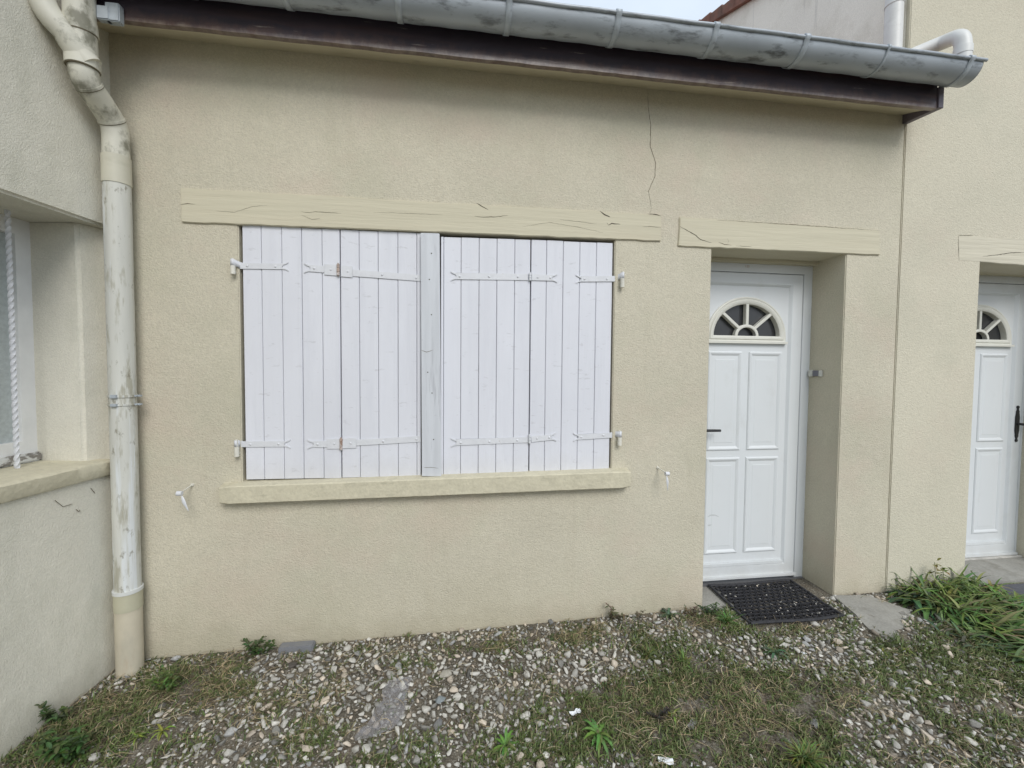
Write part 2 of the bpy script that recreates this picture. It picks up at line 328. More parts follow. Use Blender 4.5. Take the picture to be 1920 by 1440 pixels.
# ------------------------------------------------------------------ gravel
bmi = bmesh.new(); bmesh.ops.create_icosphere(bmi, subdivisions=2, radius=1)
ICO_V = np.array([v.co[:] for v in bmi.verts]); ICO_F = np.array([[v.index for v in f.verts] for f in bmi.faces]); bmi.free()
protos = []
for k in range(18):                              # angular crushed stones: hulls of scattered points
    n_ = int(RNG.integers(11, 17)); P_ = RNG.normal(size=(n_, 3)); P_ /= np.linalg.norm(P_, axis=1)[:, None]
    P_ *= RNG.uniform(.72, 1.0, (n_, 1))*np.array([1, RNG.uniform(.55, .9), RNG.uniform(.42, .68)])
    b_ = bmesh.new(); vv_ = [b_.verts.new(tuple(p)) for p in P_]; res_ = bmesh.ops.convex_hull(b_, input=vv_)
    bmesh.ops.delete(b_, geom=[v for v in b_.verts if not v.link_faces], context='VERTS')
    bmesh.ops.bevel(b_, geom=list(b_.edges), offset=.07, segments=1, affect='EDGES', clamp_overlap=True)
    bmesh.ops.triangulate(b_, faces=b_.faces); bmesh.ops.recalc_face_normals(b_, faces=b_.faces); b_.verts.index_update()
    protos.append((np.array([v.co[:] for v in b_.verts]), np.array([[v.index for v in f.verts] for f in b_.faces]))); b_.free()
def rot_batch(n):
    a = RNG.uniform(0, 2*np.pi, n); t = RNG.normal(0, .3, n); u = RNG.normal(0, .3, n)
    ca, sa, ct, st, cu, su = np.cos(a), np.sin(a), np.cos(t), np.sin(t), np.cos(u), np.sin(u)
    z = np.zeros(n); o = np.ones(n)
    Rz = np.array([[ca, -sa, z], [sa, ca, z], [z, z, o]]).transpose(2, 0, 1)
    Rx = np.array([[o, z, z], [z, ct, -st], [z, st, ct]]).transpose(2, 0, 1)
    Ry = np.array([[cu, z, su], [z, o, z], [-su, z, cu]]).transpose(2, 0, 1)
    return Rz@Rx@Ry
xs_, ys_, rs_ = [], [], []; cell = {}
def try_place(x, y, r, k=.8):
    ci, cj = int(x//.05), int(y//.05)
    for a in (-1, 0, 1):
        for b in (-1, 0, 1):
            for (px, py, pr) in cell.get((ci+a, cj+b), ()):
                if (px-x)**2+(py-y)**2 < ((pr+r)*k)**2: return False
    cell.setdefault((ci, cj), []).append((x, y, r)); xs_.append(x); ys_.append(y); rs_.append(r); return True
slab_poly = [(2.335, -.01), (2.56, -.045), (2.66, -.2), (2.50, -.36), (2.29, -.43), (2.275, -.3), (2.31, -.15)]
def in_poly(x, y, P):
    c = False; j = len(P)-1
    for i in range(len(P)):
        if (P[i][1] > y) != (P[j][1] > y) and x < (P[j][0]-P[i][0])*(y-P[i][1])/(P[j][1]-P[i][1])+P[i][0]: c = not c
        j = i
    return c
MATX = (1.655, 2.235, -.205, .205)
cxs = sum(p[0] for p in slab_poly)/7; cys = sum(p[1] for p in slab_poly)/7
slab_in = [(cxs+(p[0]-cxs)*.72, cys+(p[1]-cys)*.72) for p in slab_poly]
def blocked(x, y):
    if MATX[0]-.01 < x < MATX[1]+.01 and MATX[2]-.005 < y: return True
    if in_poly(x, y, slab_in): return True
    return x > 3.3 and y > -.42
for (r0, r1, n, k) in ((.018, .031, 5600, .64), (.012, .019, 22000, .62), (.008, .013, 24000, .62), (.004, .008, 26000, .6)):
    X_ = RNG.uniform(-1.9, 4.3, n); Y_ = -RNG.random(n)**1.15*1.65
    A = allowed(X_, Y_); DN = .48+1.25*field(ROCK, X_, Y_)-.75*field(DRY, X_, Y_)-.5*field(GREEN, X_, Y_)+.9*vnoise(X_, Y_, 6, 9)
    if r0 > .017: DN *= .55
    if r0 < .011: DN = DN*.8+.25
    Q = RNG.random(n); Rd = RNG.uniform(r0, r1, n)
    for i in np.nonzero(A & (Q < DN))[0]:
        if not blocked(X_[i], Y_[i]): try_place(X_[i], Y_[i], Rd[i], k)
NS = len(xs_)
def stones(name, xs, ys, zs, rs, embed=.25):
    n = len(xs); ro = rot_batch(n); pk = RNG.integers(0, len(protos), n)
    br = np.clip(RNG.normal(.46, .09, n), .14, .68); hue = RNG.random(n)
    col = np.stack([br, br*.965, br*.87], -1)
    col[hue < .2] *= [1.03, .93, .84]; col[hue > .93] *= [.85, .88, .95]; dk = RNG.random(n) < .14; col[dk] *= .5
    VL, FL, CL, off = [], [], [], 0
    for k, (PV, PF) in enumerate(protos):
        s_ = np.nonzero(pk == k)[0]; m = len(s_); nv = len(PV)
        if not m: continue
        st = RNG.uniform(.8, 1.2, (m, 1, 3))
        V = np.einsum('nij,nvj->nvi', ro[s_], PV[None]*st)*rs[s_][:, None, None]+np.stack([xs[s_], ys[s_], zs[s_]+rs[s_]*embed], -1)[:, None, :]
        VL.append(V.reshape(-1, 3)); FL.append((PF[None]+off+np.arange(m)[:, None, None]*nv).reshape(-1, 3))
        CL.append(np.repeat(np.concatenate([col[s_], np.ones((m, 1))], 1), nv, 0)); off += m*nv
    VV, FF, CC = np.concatenate(VL), np.concatenate(FL), np.concatenate(CL)
    me = bpy.data.meshes.new(name); me.vertices.add(len(VV)); me.vertices.foreach_set('co', VV.ravel().astype(np.float32))
    nf = len(FF); me.loops.add(nf*3); me.loops.foreach_set('vertex_index', FF.ravel().astype(np.int32))
    me.polygons.add(nf); me.polygons.foreach_set('loop_start', (np.arange(nf)*3).astype(np.int32)); me.polygons.foreach_set('loop_total', np.full(nf, 3, np.int32))
    me.update(); me.validate(); me.materials.append(M_STONE)
    a = me.color_attributes.new('tint', 'FLOAT_COLOR', 'POINT'); a.data.foreach_set('color', CC.ravel().astype(np.float32))
    o = bpy.data.objects.new(name, me); C.objects.link(o); return o
xa, ya, ra = map(np.array, (xs_, ys_, rs_))
gr = stones('gravel', xa, ya, gz(xa, ya), ra)
tag(gr, 'pale grey and beige crushed stones scattered over the soil', 'gravel', kind='stuff')

# ------------------------------------------------------------------ straw and grass blades
def blades(name, n, B, base, lmin, lmax, wd, lift, cols, label, cat, upright=False, clump=0):
    X_ = RNG.uniform(-1.9, 4.3, n*6); Y_ = -RNG.random(n*6)**1.1*1.6
    P = (base+field(B, X_, Y_)*.6)*np.clip(.9+2.6*vnoise(X_, Y_, 11, 31)+1.2*vnoise(X_, Y_, 30, 32), 0, 2.2); ok = np.nonzero(allowed(X_, Y_) & (RNG.random(n*6) < P))[0]
    ok = np.array([i for i in ok[:n] if not blocked(X_[i], Y_[i])]); x, y = X_[ok], Y_[ok]; m = len(ok)
    if clump:
        cx = RNG.integers(0, m, m//clump+1)[RNG.integers(0, m//clump+1, m)]
        x = x[cx]+RNG.normal(0, .012, m); y = np.minimum(y[cx]+RNG.normal(0, .012, m), -.015)
    L = RNG.uniform(lmin, lmax, m); a = RNG.uniform(0, 2*np.pi, m); S = 5
    curl = RNG.normal(0, 1.5 if not upright else .5, m); px, py = x.copy(), y.copy(); V = np.zeros((m, S+1, 2, 3))
    z0 = gz(x, y); hz = np.zeros(m); el = RNG.uniform(.6, 1.45, m) if upright else RNG.normal(0, .25, m)
    lf = RNG.uniform(.002, lift, m)
    for s in range(S+1):
        t = s/S
        wdt = wd*(1-.85*t**1.5)*(1 if not upright else (.6+.8*math.sin(math.pi*min(t+.15, 1))))
        wv = np.stack([-np.sin(a), np.cos(a), np.zeros(m)], -1)*wdt*.5
        if upright: zz = z0+hz
        else: zz = gz(px, py)+lf+.012*np.sin(np.pi*t)*np.abs(el)*3
        c = np.stack([px, py, zz], -1); V[:, s, 0] = c-wv; V[:, s, 1] = c+wv+np.array([0, 0, wd*.3])
        st = L/S
        if upright:
            px = px+np.cos(a)*np.cos(el)*st; py = py+np.sin(a)*np.cos(el)*st; hz = hz+np.sin(el)*st; el = el-RNG.uniform(.1, .45, m)
        else: px = px+np.cos(a)*st; py = py+np.sin(a)*st; a = a+curl/S
        py = np.minimum(py, -.004); px = np.maximum(px, left_limit(py)+.004)
    nv = (S+1)*2; VV = V.reshape(-1, 3)
    f0 = np.array([[2*s, 2*s+2, 2*s+3, 2*s+1] for s in range(S)]); FF = (f0[None]+np.arange(m)[:, None, None]*nv).reshape(-1, 4)
    me = bpy.data.meshes.new(name); me.from_pydata(VV.tolist(), [], FF.tolist()); me.materials.append(M_LEAF)
    ci = np.array(cols)[RNG.integers(0, len(cols), m)]*RNG.uniform(.7, 1.3, (m, 1))
    at = me.color_attributes.new('tint', 'FLOAT_COLOR', 'POINT')
    at.data.foreach_set('color', np.repeat(np.concatenate([ci, np.ones((m, 1))], 1), nv, 0).ravel().astype(np.float32))
    o = bpy.data.objects.new(name, me); C.objects.link(o); tag(o, label, cat, kind='stuff'); return o
blades('dry_grass', 12500, DRY, .07, .02, .11, .0018, .014, [(.44, .345, .20), (.32, .24, .14), (.50, .42, .28), (.12, .09, .06), (.20, .19, .09), (.16, .12, .08)],
       'tangle of dead straw and dry brown stems lying over the gravel', 'dry grass')
blades('grass', 36000, GREEN*2+[(c, a, b, w*.35) for c, a, b, w in DRY], .03, .012, .05, .0034, .01, [(.09, .135, .035), (.125, .17, .05), (.075, .105, .03), (.16, .18, .07), (.17, .15, .08)],
       'short green grass tufts growing between the stones', 'grass', upright=True, clump=7)
blades('moss', 22000, GREEN*2+DRY, .05, .008, .022, .0065, .008, [(.08, .12, .04), (.11, .14, .055), (.065, .09, .035), (.13, .11, .06)],
       'low creeping moss and clover leaflets over the soil', 'moss', upright=True, clump=5)

blades('straw_stems', 110, DRY+ROCK, .5, .10, .24, .0022, .02, [(.46, .40, .28), (.38, .31, .2), (.14, .11, .08)],
       'long loose straw stems scattered across the gravel', 'straw')
# ------------------------------------------------------------------ weeds
def leaf(mb, base, az, el, L, wd, col, droop=1.2, seg=7, lobed=0, rg=random, cup=.25):
    p = np.array(base, float); vs = []; e = el; a = az
    for s in range(seg+1):
        t = s/seg; ww = wd*.5*math.sin(math.pi*min(.06+t*.94, .995))**.75*(1-.15*t)
        if lobed and s % 2: ww *= 1-lobed
        sd_ = np.array([-math.sin(a), math.cos(a), 0]); up = np.array([-math.cos(a)*math.sin(e), -math.sin(a)*math.sin(e), math.cos(e)])
        vs += [p-sd_*ww+up*ww*cup, p.copy(), p+sd_*ww+up*ww*cup]
        p = p+np.array([math.cos(a)*math.cos(e), math.sin(a)*math.cos(e), math.sin(e)])*L/seg
        e -= droop/seg*rg.uniform(.6, 1.4); a += rg.uniform(-.12, .12)
    fs = []
    for s in range(seg):
        o = s*3; fs += [(o, o+1, o+4, o+3), (o+1, o+2, o+5, o+4)]
    cc = tuple(c*rg.uniform(.75, 1.25) for c in col)
    o0 = len(mb.v); mb.add(vs, fs, 0, cc)
    for s in range(seg+1): mb.c[o0+s*3+1] = tuple(min(1, c*1.35) for c in cc)
def weed(name, px, py, kind, size, n, col, label, cat='weed', group=None, seed=0, dy=0):
    rg = random.Random(seed+int(px)); p = G(px, py); p[1] = min(p[1]+dy, -.012); p[2] = float(gz(p[0], p[1])); mb = MB()
    if kind == 'rosette':
        for k in range(n):
            r = rg.random(); leaf(mb, p+[0, 0, .004], k*2.4+rg.uniform(-.3, .3), .15+1.0*r, size*rg.uniform(.5, 1.1), size*.17, col, 1.1+r, 9, lobed=.3, rg=rg)
    elif kind == 'tuft':
        for k in range(n):
            b = p+np.array([rg.gauss(0, size*.18), -abs(rg.gauss(0, size*.12)), 0]); b[1] = min(b[1], -.01)
            leaf(mb, b, rg.uniform(0, 6.28), rg.uniform(.7, 1.45), size*rg.uniform(.5, 1.2), size*.035+.002, tuple(c*rg.uniform(.7, 1.15) for c in col), rg.uniform(.6, 1.8), rg=rg)
    else:                                        # leafy stems
        for st in range(max(2, n//9)):
            a = rg.uniform(math.pi, 2*math.pi); e = rg.uniform(.9, 1.5); q = p+np.array([rg.gauss(0, size*.15), -abs(rg.gauss(0, size*.06)), 0]); h = size*rg.uniform(.6, 1.1); path = [q.copy()]
            for s in range(9):
                q = q+np.array([math.cos(a)*math.cos(e), math.sin(a)*math.cos(e), math.sin(e)])*h/9; path.append(q.copy()); e -= .05
                for _ in range(2): leaf(mb, q, rg.uniform(0, 6.28), rg.uniform(0, .8), size*.24*rg.uniform(.6, 1.2), size*.10, col, .8, 4, rg=rg)
            o0 = len(mb.v); mb.tube(path, .0011, 5, False)
            for i in range(o0, len(mb.v)): mb.c[i] = tuple(c*.8 for c in col)
    for i, v in enumerate(mb.v):                 # keep leaves in front of the wall
        if v[1] > -.006: mb.v[i] = (v[0], -.006-.002*rg.random(), v[2])
    o = mb.build(name, M_LEAF, tint=True, smooth=True); tag(o, label, cat, group); return o
GRN = (.095, .17, .04); YG = (.16, .21, .04); DG = (.05, .08, .03); OL = (.10, .12, .05); BRN = (.10, .085, .05)
weed('dandelion', 1122, 1378, 'rosette', .105, 30, GRN, 'bright green dandelion rosette right of the torn clear plastic', 'weed', seed=1)
weed('dandelion', 948, 1398, 'rosette', .085, 20, GRN, 'smaller green rosette near the bottom edge between plastic sheet and large dandelion', 'weed', seed=2)
weed('leafy_weed', 482, 1226, 'stem', .12, 75, DG, 'dark green leafy weed by the wall left of the grey plastic strip', 'weed', seed=3)
weed('leafy_weed', 312, 1290, 'stem', .11, 90, (.08, .12, .035), 'bushy green weed in the gravel right of the drainpipe foot', 'weed', seed=4)
weed('seedling', 257, 1385, 'rosette', .055, 9, YG, 'small yellow green seedling, left one of the pair below the drainpipe', 'weed', seed=5)
weed('seedling', 305, 1375, 'rosette', .06, 11, YG, 'small yellow green seedling, right one of the pair below the drainpipe', 'weed', seed=6)
weed('leafy_weed', 110, 1350, 'stem', .13, 70, DG, 'dark weed climbing the foot of the off white wall at left', 'weed', seed=7)
weed('leafy_weed', 135, 1420, 'stem', .15, 150, (.05, .09, .025), 'thick dark green weed clump in the bottom left corner', 'weed', seed=8)
weed('wall_weed', 1153, 1160, 'stem', .11, 36, BRN, 'brownish upright weed against the wall, leftmost by the door side', 'weed', seed=9)
weed('wall_weed', 1196, 1158, 'stem', .075, 26, BRN, 'tiny brown weed at the wall foot between upright weed and flat green weed', 'weed', seed=10)
weed('wall_weed', 1254, 1156, 'rosette', .085, 22, (.06, .10, .05), 'flat blue green weed against the wall left of the doorway', 'weed', seed=11)
weed('wall_weed', 1290, 1152, 'stem', .085, 34, BRN, 'small reddish brown weed beside the wall corner of the doorway', 'weed', seed=12)
weed('leafy_weed', 1326, 1152, 'stem', .10, 60, DG, 'dark small leaved weed at the doorway corner beside the rubber mat', 'weed', seed=13)
weed('grass_tuft', 1362, 1168, 'tuft', .085, 110, GRN, 'lush grass tuft touching the left edge of the rubber mat', 'grass tuft', seed=14)
weed('grass_tuft', 1278, 1240, 'tuft', .07, 70, (.12, .16, .045), 'green grass tuft in the gravel below the doorway corner', 'grass tuft', seed=15)
weed('grass_tuft', 1214, 1225, 'tuft', .065, 60, (.13, .15, .05), 'pale green grass tuft left of the one below the doorway corner', 'grass tuft', seed=16)
weed('dandelion', 1452, 1228, 'rosette', .09, 16, (.06, .10, .045), 'dull green rosette in the gravel in front of the rubber mat', 'weed', seed=17)
weed('grass_tuft', 1505, 1425, 'tuft', .085, 300, (.13, .17, .05), 'wide yellow green grass tuft at the bottom right of the dry patch', 'grass tuft', seed=18)
weed('leafy_weed', 1262, 1345, 'rosette', .06, 10, YG, 'yellow green sprout beside the dark hollow in the grass', 'weed', seed=19)
weed('hollow_dark_tuft', 1238, 1345, 'stem', .07, 60, (.03, .026, .02), 'dark tuft added for the darkness in the hollow of the dry grass', 'dark hollow', seed=30)  # near-black leafy stems added to give the hollow its darkness
weed('seedling', 1655, 1222, 'rosette', .05, 10, YG, 'small yellowish sprout below the concrete slab, left one', 'weed', seed=20)
weed('seedling', 1700, 1222, 'rosette', .05, 10, YG, 'small yellowish sprout below the concrete slab, right one', 'weed', seed=21)
# large dock / dandelion clump under the neighbour wall
def clump():
    root = thing('weed_clump', 'large overgrown clump of long green leaves against the wall right of the concrete slab', 'weeds', (2.9, -.15, 0))
    rg = random.Random(5)
    def leaves(name, N, xr, yr, Ls, wd, cols, els, azs, dr):
        mb = MB()
        for _ in range(N):
            x = rg.uniform(*xr); y = rg.uniform(*yr); b = np.array([x, y, float(gz(x, y))])
            leaf(mb, b, rg.uniform(*azs), rg.uniform(*els), rg.uniform(*Ls), wd*rg.uniform(.6, 1.3), rg.choice(cols), rg.uniform(*dr), 8, lobed=.25 if rg.random() < .4 else 0, rg=rg)
        for i, v in enumerate(mb.v):
            z = float(g(v[0], v[1]))+.004
            mb.v[i] = (v[0], min(v[1], -.006-.003*rg.random()), max(v[2], z))
        return mb.build(name, M_LEAF, root, tint=True, smooth=True)
    leaves('foliage', 760, (2.8, 3.35), (-.34, -.04), (.10, .25), .0155, [(.105, .17, .045), (.13, .19, .05), (.075, .12, .035), (.18, .20, .08)], (.3, 1.3), (0, 6.28), (.9, 2.2))
    leaves('foliage', 420, (2.82, 3.5), (-.5, -.2), (.15, .28), .017, [(.09, .15, .045), (.12, .175, .05), (.16, .175, .08)], (.2, 1.0), (5.0, 6.6), (.5, 1.5))
    leaves('foliage', 260, (2.72, 3.1), (-.66, -.36), (.12, .25), .015, [(.08, .13, .045), (.11, .16, .05), (.15, .16, .08)], (.1, .8), (5.0, 6.6), (.5, 1.5))
    leaves('foliage', 130, (2.8, 3.3), (-.42, -.06), (.12, .22), .036, [(.07, .12, .04), (.10, .15, .045), (.06, .10, .035)], (.1, .9), (3.4, 6.8), (1.2, 2.6))
    leaves('foliage', 50, (2.76, 2.97), (-.2, -.05), (.12, .20), .034, [(.045, .08, .04), (.065, .10, .045)], (.2, 1.0), (2.4, 4.4), (.8, 1.8))
    leaves('foliage', 160, (2.6, 3.2), (-.55, -.25), (.05, .11), .014, [(.055, .085, .045), (.075, .10, .05)], (.2, 1.2), (0, 6.28), (.8, 1.8))
    for (px, py, top) in ((1752, 1120, 1054), (1768, 1120, 1066)):
        a = Y(px, py, -.08); b = Y(px, top, -.05); mb = MB(); mb.tube([a, (a+b)/2+[.01, 0, 0], b], .0014, 5, False)
        mb.c = [(.10, .13, .05)]*len(mb.v)
        for k in range(14): leaf(mb, b+[rg.gauss(0, .012), -abs(rg.gauss(0, .006)), rg.uniform(-.08, .01)], rg.uniform(3.1, 6.2), rg.uniform(-.2, .9), .03, .018, (.15, .15, .04), .5, 3, rg=rg)
        mb.build('seed_head', M_LEAF, root, tint=True)
clump()
# black drip hose under the clump
# ================================================================== MAIN HOUSE
XL, XS = -1.594, 2.7272
house = thing('house', 'low beige rendered house with closed white shutters and a white front door', 'house', (.5, .15, 0))
OW = (-1.046, .895, .80, 2.135); OD = (1.478, 2.355, -.4, 2.114)
mb = MB()
xs = [XL-.3, OW[0], OW[1], OD[0], OD[1], XS]; zs = [-.4, OW[2], OD[3], OW[3], 3.0]
wall_mesh(mb, xs, zs, lambda i, j: (i == 1 and j in (1, 2)) or (i == 3 and j in (0, 1)), 0, .30)
hw = mb.build('wall', [M_WALL], house, bevel=.005, seg=3)
mb = MB()
mb.box(OW[0]-.05, OW[1]+.05, .302, .33, OW[2]-.05, OW[3]+.05); mb.build('window_backing', M_WALL, house)
mb = MB()
crack(mb, pxz([(1214.7, 168), (1215, 200), (1220, 235), (1219, 275), (1229, 305), (1228, 330), (1216, 358), (1221, 390), (1219.5, 398)]), .0042, -.0006, 0, 3)
mb.build('wall_crack', M_CRACKLT, house)
# lintels
def beam(name, quad, y0, y1, parent, cracks, seed, label=None, m=None):
    P = wig(pxz(quad, y0), .0022, .05, seed); mb = MB(); mb.prism(P, y0, y1)
    o = mb.build(name, m or M_BEAM, parent, bevel=.003, seg=2, label=label, ang=50)
    for i, (pts, wd) in enumerate(cracks):
        cb = MB(); crack(cb, pxz(pts, y0), wd*.75, y0-.0007, 0, seed+i); cb.build('split', M_CRACKLT if wd < .0045 else M_DARK, o)
    return o
beam('window_lintel', [(340, 416), (338, 352), (1240, 403), (1240, 452)], -.010, .10, house,
     [([(338, 384), (352, 382), (366, 383)], .004), ([(565, 397), (580, 399), (592, 397), (640, 400)], .003), ([(894, 380.5), (904, 387), (915, 393)], .007),
      ([(890, 405.7), (907, 407), (930, 406.5), (952, 404)], .004), ([(1124, 395), (1133, 402), (1144, 407)], .008), ([(1137.6, 417.6), (1141, 422), (1147, 419), (1163, 420.6)], .006),
      ([(1215, 401), (1228, 402), (1239, 405)], .006), ([(1205, 425), (1222, 425), (1240, 427)], .003), ([(566, 404), (585, 411), (600, 410)], .0025), ([(1050, 412), (1090, 416), (1118, 420)], .002),
      ([(405, 395), (440, 398), (470, 388), (500, 385)], .002), ([(980, 425), (1030, 417), (1080, 425), (1130, 436)], .002), ([(700, 398), (760, 400), (830, 403)], .0015)], 5)
beam('door_lintel', [(1272, 461), (1275, 407), (1650, 432), (1651, 478)], -.010, .19, house,
     [([(1275, 425), (1290, 433), (1304, 441), (1313, 449), (1334, 455)], .005), ([(1347, 454), (1358, 458), (1371, 460)], .004), ([(1380, 461), (1400, 462), (1410, 463)], .0025),
      ([(1345, 412.5), (1420, 417), (1520, 423.5), (1650, 432.5)], .004), ([(1363, 447), (1366, 452), (1364, 457)], .002)], 25)
mb = MB(); mb.box(1.47, 2.362, .192, .243, 2.085, 2.118); mb.build('lintel_board', M_BEAM, house, bevel=.003)
# window sill
A, B = Y(408, 946, -.055), Y(1183, 915, -.055); tA, tB = Y(410, 913, -.055), Y(1182, 884, -.055)
x0, x1 = A[0]+.004, B[0]; z0, z1 = A[2]-.002, tA[2]; zr0, zr1 = B[2], tB[2]
n = 46; mb = MB(); rows = []
prof = [(.06, 'b', .0), (-.051, 'b', .0), (-.055, 'b', .004), (-.0555, 't', -.005), (-.051, 't', 0), (.0, 't', .006), (.06, 't', .010)]
rg = random.Random(3); vs = []
for i in range(n+1):
    t = i/n; x = x0+(x1-x0)*t; zb = z0+(zr0-z0)*t; zt = z1+(zr1-z1)*t
    for (yy, wch, dz) in prof:
        j = rg.uniform(-.0007, .0007) if yy < -.01 else 0
        e = .006 if i in (0, n) and yy < -.04 else 0
        vs.append((x, yy+j+e, (zb if wch == 'b' else zt)+dz+rg.uniform(-.0009, .0009)+(e if wch == 'b' else -e)))
m_ = len(prof); fs = [(i*m_+k, (i+1)*m_+k, (i+1)*m_+k+1, i*m_+k+1) for i in range(n) for k in range(m_-1)]
fs += [tuple(range(m_)), tuple(n*m_+k for k in range(m_-1, -1, -1))]
mb.add(vs, fs); mb.build('window_sill', M_SILL, house, smooth=True, sharp=22)
# ------------------------------------------------------------------ shutters
YS = .007
def bx(px, py=660): return Y(px, py, YS)[0]
def shutter(edges, top, bot, label, trims=()):
    """edges: board edges px at mid height; top/bot: two (px,py) corner points"""
    T = [Y(*p, YS) for p in top]; Bt = [Y(*p, YS) for p in bot]
    ex = [bx(e) for e in edges]; root = thing_part('shutter', house, label)
    mb = MB(); rg = random.Random(int(edges[0]))
    zt = lambda x: T[0][2]+(T[1][2]-T[0][2])*(x-ex[0])/(ex[-1]-ex[0]); zb = lambda x: Bt[0][2]+(Bt[1][2]-Bt[0][2])*(x-ex[0])/(ex[-1]-ex[0])
    for a, b in zip(ex[:-1], ex[1:]):
        g0 = .0009; a += g0; b -= g0; d = rg.uniform(-.0008, .0008); c = .0022; j1, j2 = rg.uniform(-.0012, .0012), rg.uniform(-.0012, .0012)
        f = [(a, YS+.003+d), (a+c, YS+d), (b-c, YS+d), (b, YS+.003+d), (b, YS+.027), (a, YS+.027)]
        vs = [(x, y, zb(x)+j2) for x, y in f]+[(x, y, zt(x)+j1) for x, y in f]
        mb.add(vs, [tuple(range(5, -1, -1)), tuple(range(6, 12))]+[(i, (i+1) % 6, (i+1) % 6+6, i+6) for i in range(6)])
    mb.box(ex[0]+.006, ex[-1]-.006, YS+.02, YS+.03, zb(ex[0])+.02, min(zt(ex[0]), zt(ex[-1]))-.02, 1)
    mb.build('board_panel', [M_SHUT, M_BACKB], root)
    return root
def thing_part(name, parent, label=None):        # an Empty that is a part and holds sub-parts
    o = bpy.data.objects.new(name, None); C.objects.link(o); o.parent = parent; o.empty_display_size = .05
    if label: o['label'] = label
    return o
sA = shutter([457.2, 492.6, 530.5, 567.5, 605.4, 638.4], [(452.5, 422), (637, 430.5)], [(461, 899), (640.5, 896)], 'outermost left leaf with five boards')
sB = shutter([639.6, 674.3, 709.6, 746.3, 781.6, 789.5], [(637.5, 430.5), (789, 437.5)], [(641, 895.5), (789, 891.5)], 'left inner leaf beside the middle post')
sC = shutter([826, 831.7, 864, 897.5, 930.7, 963.8, 993], [(826, 444), (993, 449.5)], [(828, 890), (993.5, 886.5)], 'right inner leaf beside the middle post')
sD = shutter([994.4, 1023, 1054, 1084.8, 1115.8, 1146], [(994, 449.5), (1147.5, 456)], [(994, 885), (1141, 878.5)], 'outermost right leaf with five boards')
# post
mb = MB(); a, b, c, d = Y(788.5, 436.5, -.022), Y(824, 437.5, -.022), Y(827.5, 893.5, -.022), Y(791, 893, -.022)
mb.prism([(a[0], a[2]), (b[0], b[2]), (c[0], c[2]), (d[0], d[2])], -.022, YS-.001)
post = mb.build('shutter_post', M_POST, house, bevel=.002)
for (px, py) in ((809, 475), (805, 524), (809, 590), (802, 698), (810, 737), (813, 824)):
    p = Y(px, py, -.0224); mb = MB(); mb.tube([p, p+[0, -.0005, 0]], .0032, 8); mb.build('nail_hole', M_DARK, post)
for pts in ([(790, 657), (800, 660), (812, 656)], [(795, 877), (808, 876), (822, 878)]):
    mb = MB(); crack(mb, pxz(pts, -.0225), .003, -.0228, 0, 8); mb.build('scratch', M_CRACKLT, post)
# strap hinges
def strap(parent, p0, p1, wpx0, wpx1, tail0=0, tail1=0, bolts=(), seed=0, plate=None):
    """flat strap between two photo points, optional swallow tails"""
    yb = YS-.001; y0 = YS-.0045; a = Y(*p0, y0); b = Y(*p1, y0); A_ = np.array([a[0], a[2]]); B_ = np.array([b[0], b[2]])
    s = 1/378.; w0, w1 = wpx0*s*.5*1.02, wpx1*s*.5*1.02
    t = (B_-A_)/np.linalg.norm(B_-A_); n_ = np.array([-t[1], t[0]])
    mb = MB()
    mb.prism([tuple(A_-n_*w0), tuple(B_-n_*w1), tuple(B_+n_*w1), tuple(A_+n_*w0)], y0, yb)
    for (P_, dr, on, ww) in ((A_, -t, tail0, w0), (B_, t, tail1, w1)):
        if not on: continue
        for sg in (1, -1):
            pts = []
            for k in range(6):
                u = k/5; pts.append(P_+dr*(.030*u)+n_*sg*(ww*.45+.012*u**2))
            outer = [P_+dr*(.030*k/5)+n_*sg*(ww+(.012*(k/5)**2)*1.0-.002*(k/5)) for k in range(6)]
            poly = [tuple(p) for p in ([P_+n_*sg*ww*.0]+pts[1:]+outer[::-1])]
            mb.prism(poly, y0-.0003, yb)
    if plate:
        c0, c1, hw_ = plate; e0 = Y(*c0, y0); e1 = Y(*c1, y0)
        mb.prism([(e0[0], e0[2]-hw_), (e1[0], e1[2]-hw_), (e1[0], e1[2]+hw_), (e0[0], e0[2]+hw_)], y0-.0008, yb)
    o = mb.build('strap_hinge', M_IRON, parent, bevel=.0008)
    for q in bolts:
        bb = MB(); p = Y(*q, y0); rr = .0062
        L = [[(p[0]+r_*math.cos(k*math.pi/6), p[1]-h, p[2]+r_*math.sin(k*math.pi/6)) for k in range(12)] for r_, h in ((rr, 0), (rr*.85, .0022), (rr*.45, .0036))]
        bb.loops(L); bb.build('bolt', M_IRON, parent, smooth=True)
    return o
def knuckle(parent, px, py0, py1, rad=.0075, m=M_RUST, yy=-.002):
    a = Y(px, py0, yy); b = Y(px, py1, yy); mb = MB(); L = b-a
    for k in range(3):
        mb.tube([a+L*(k/3+.02), a+L*((k+1)/3-.02)], rad, 14)
    mb.tube([a-L*.08, b+L*.06], rad*.55, 10)
    return mb.build('knuckle', m, parent, smooth=True)
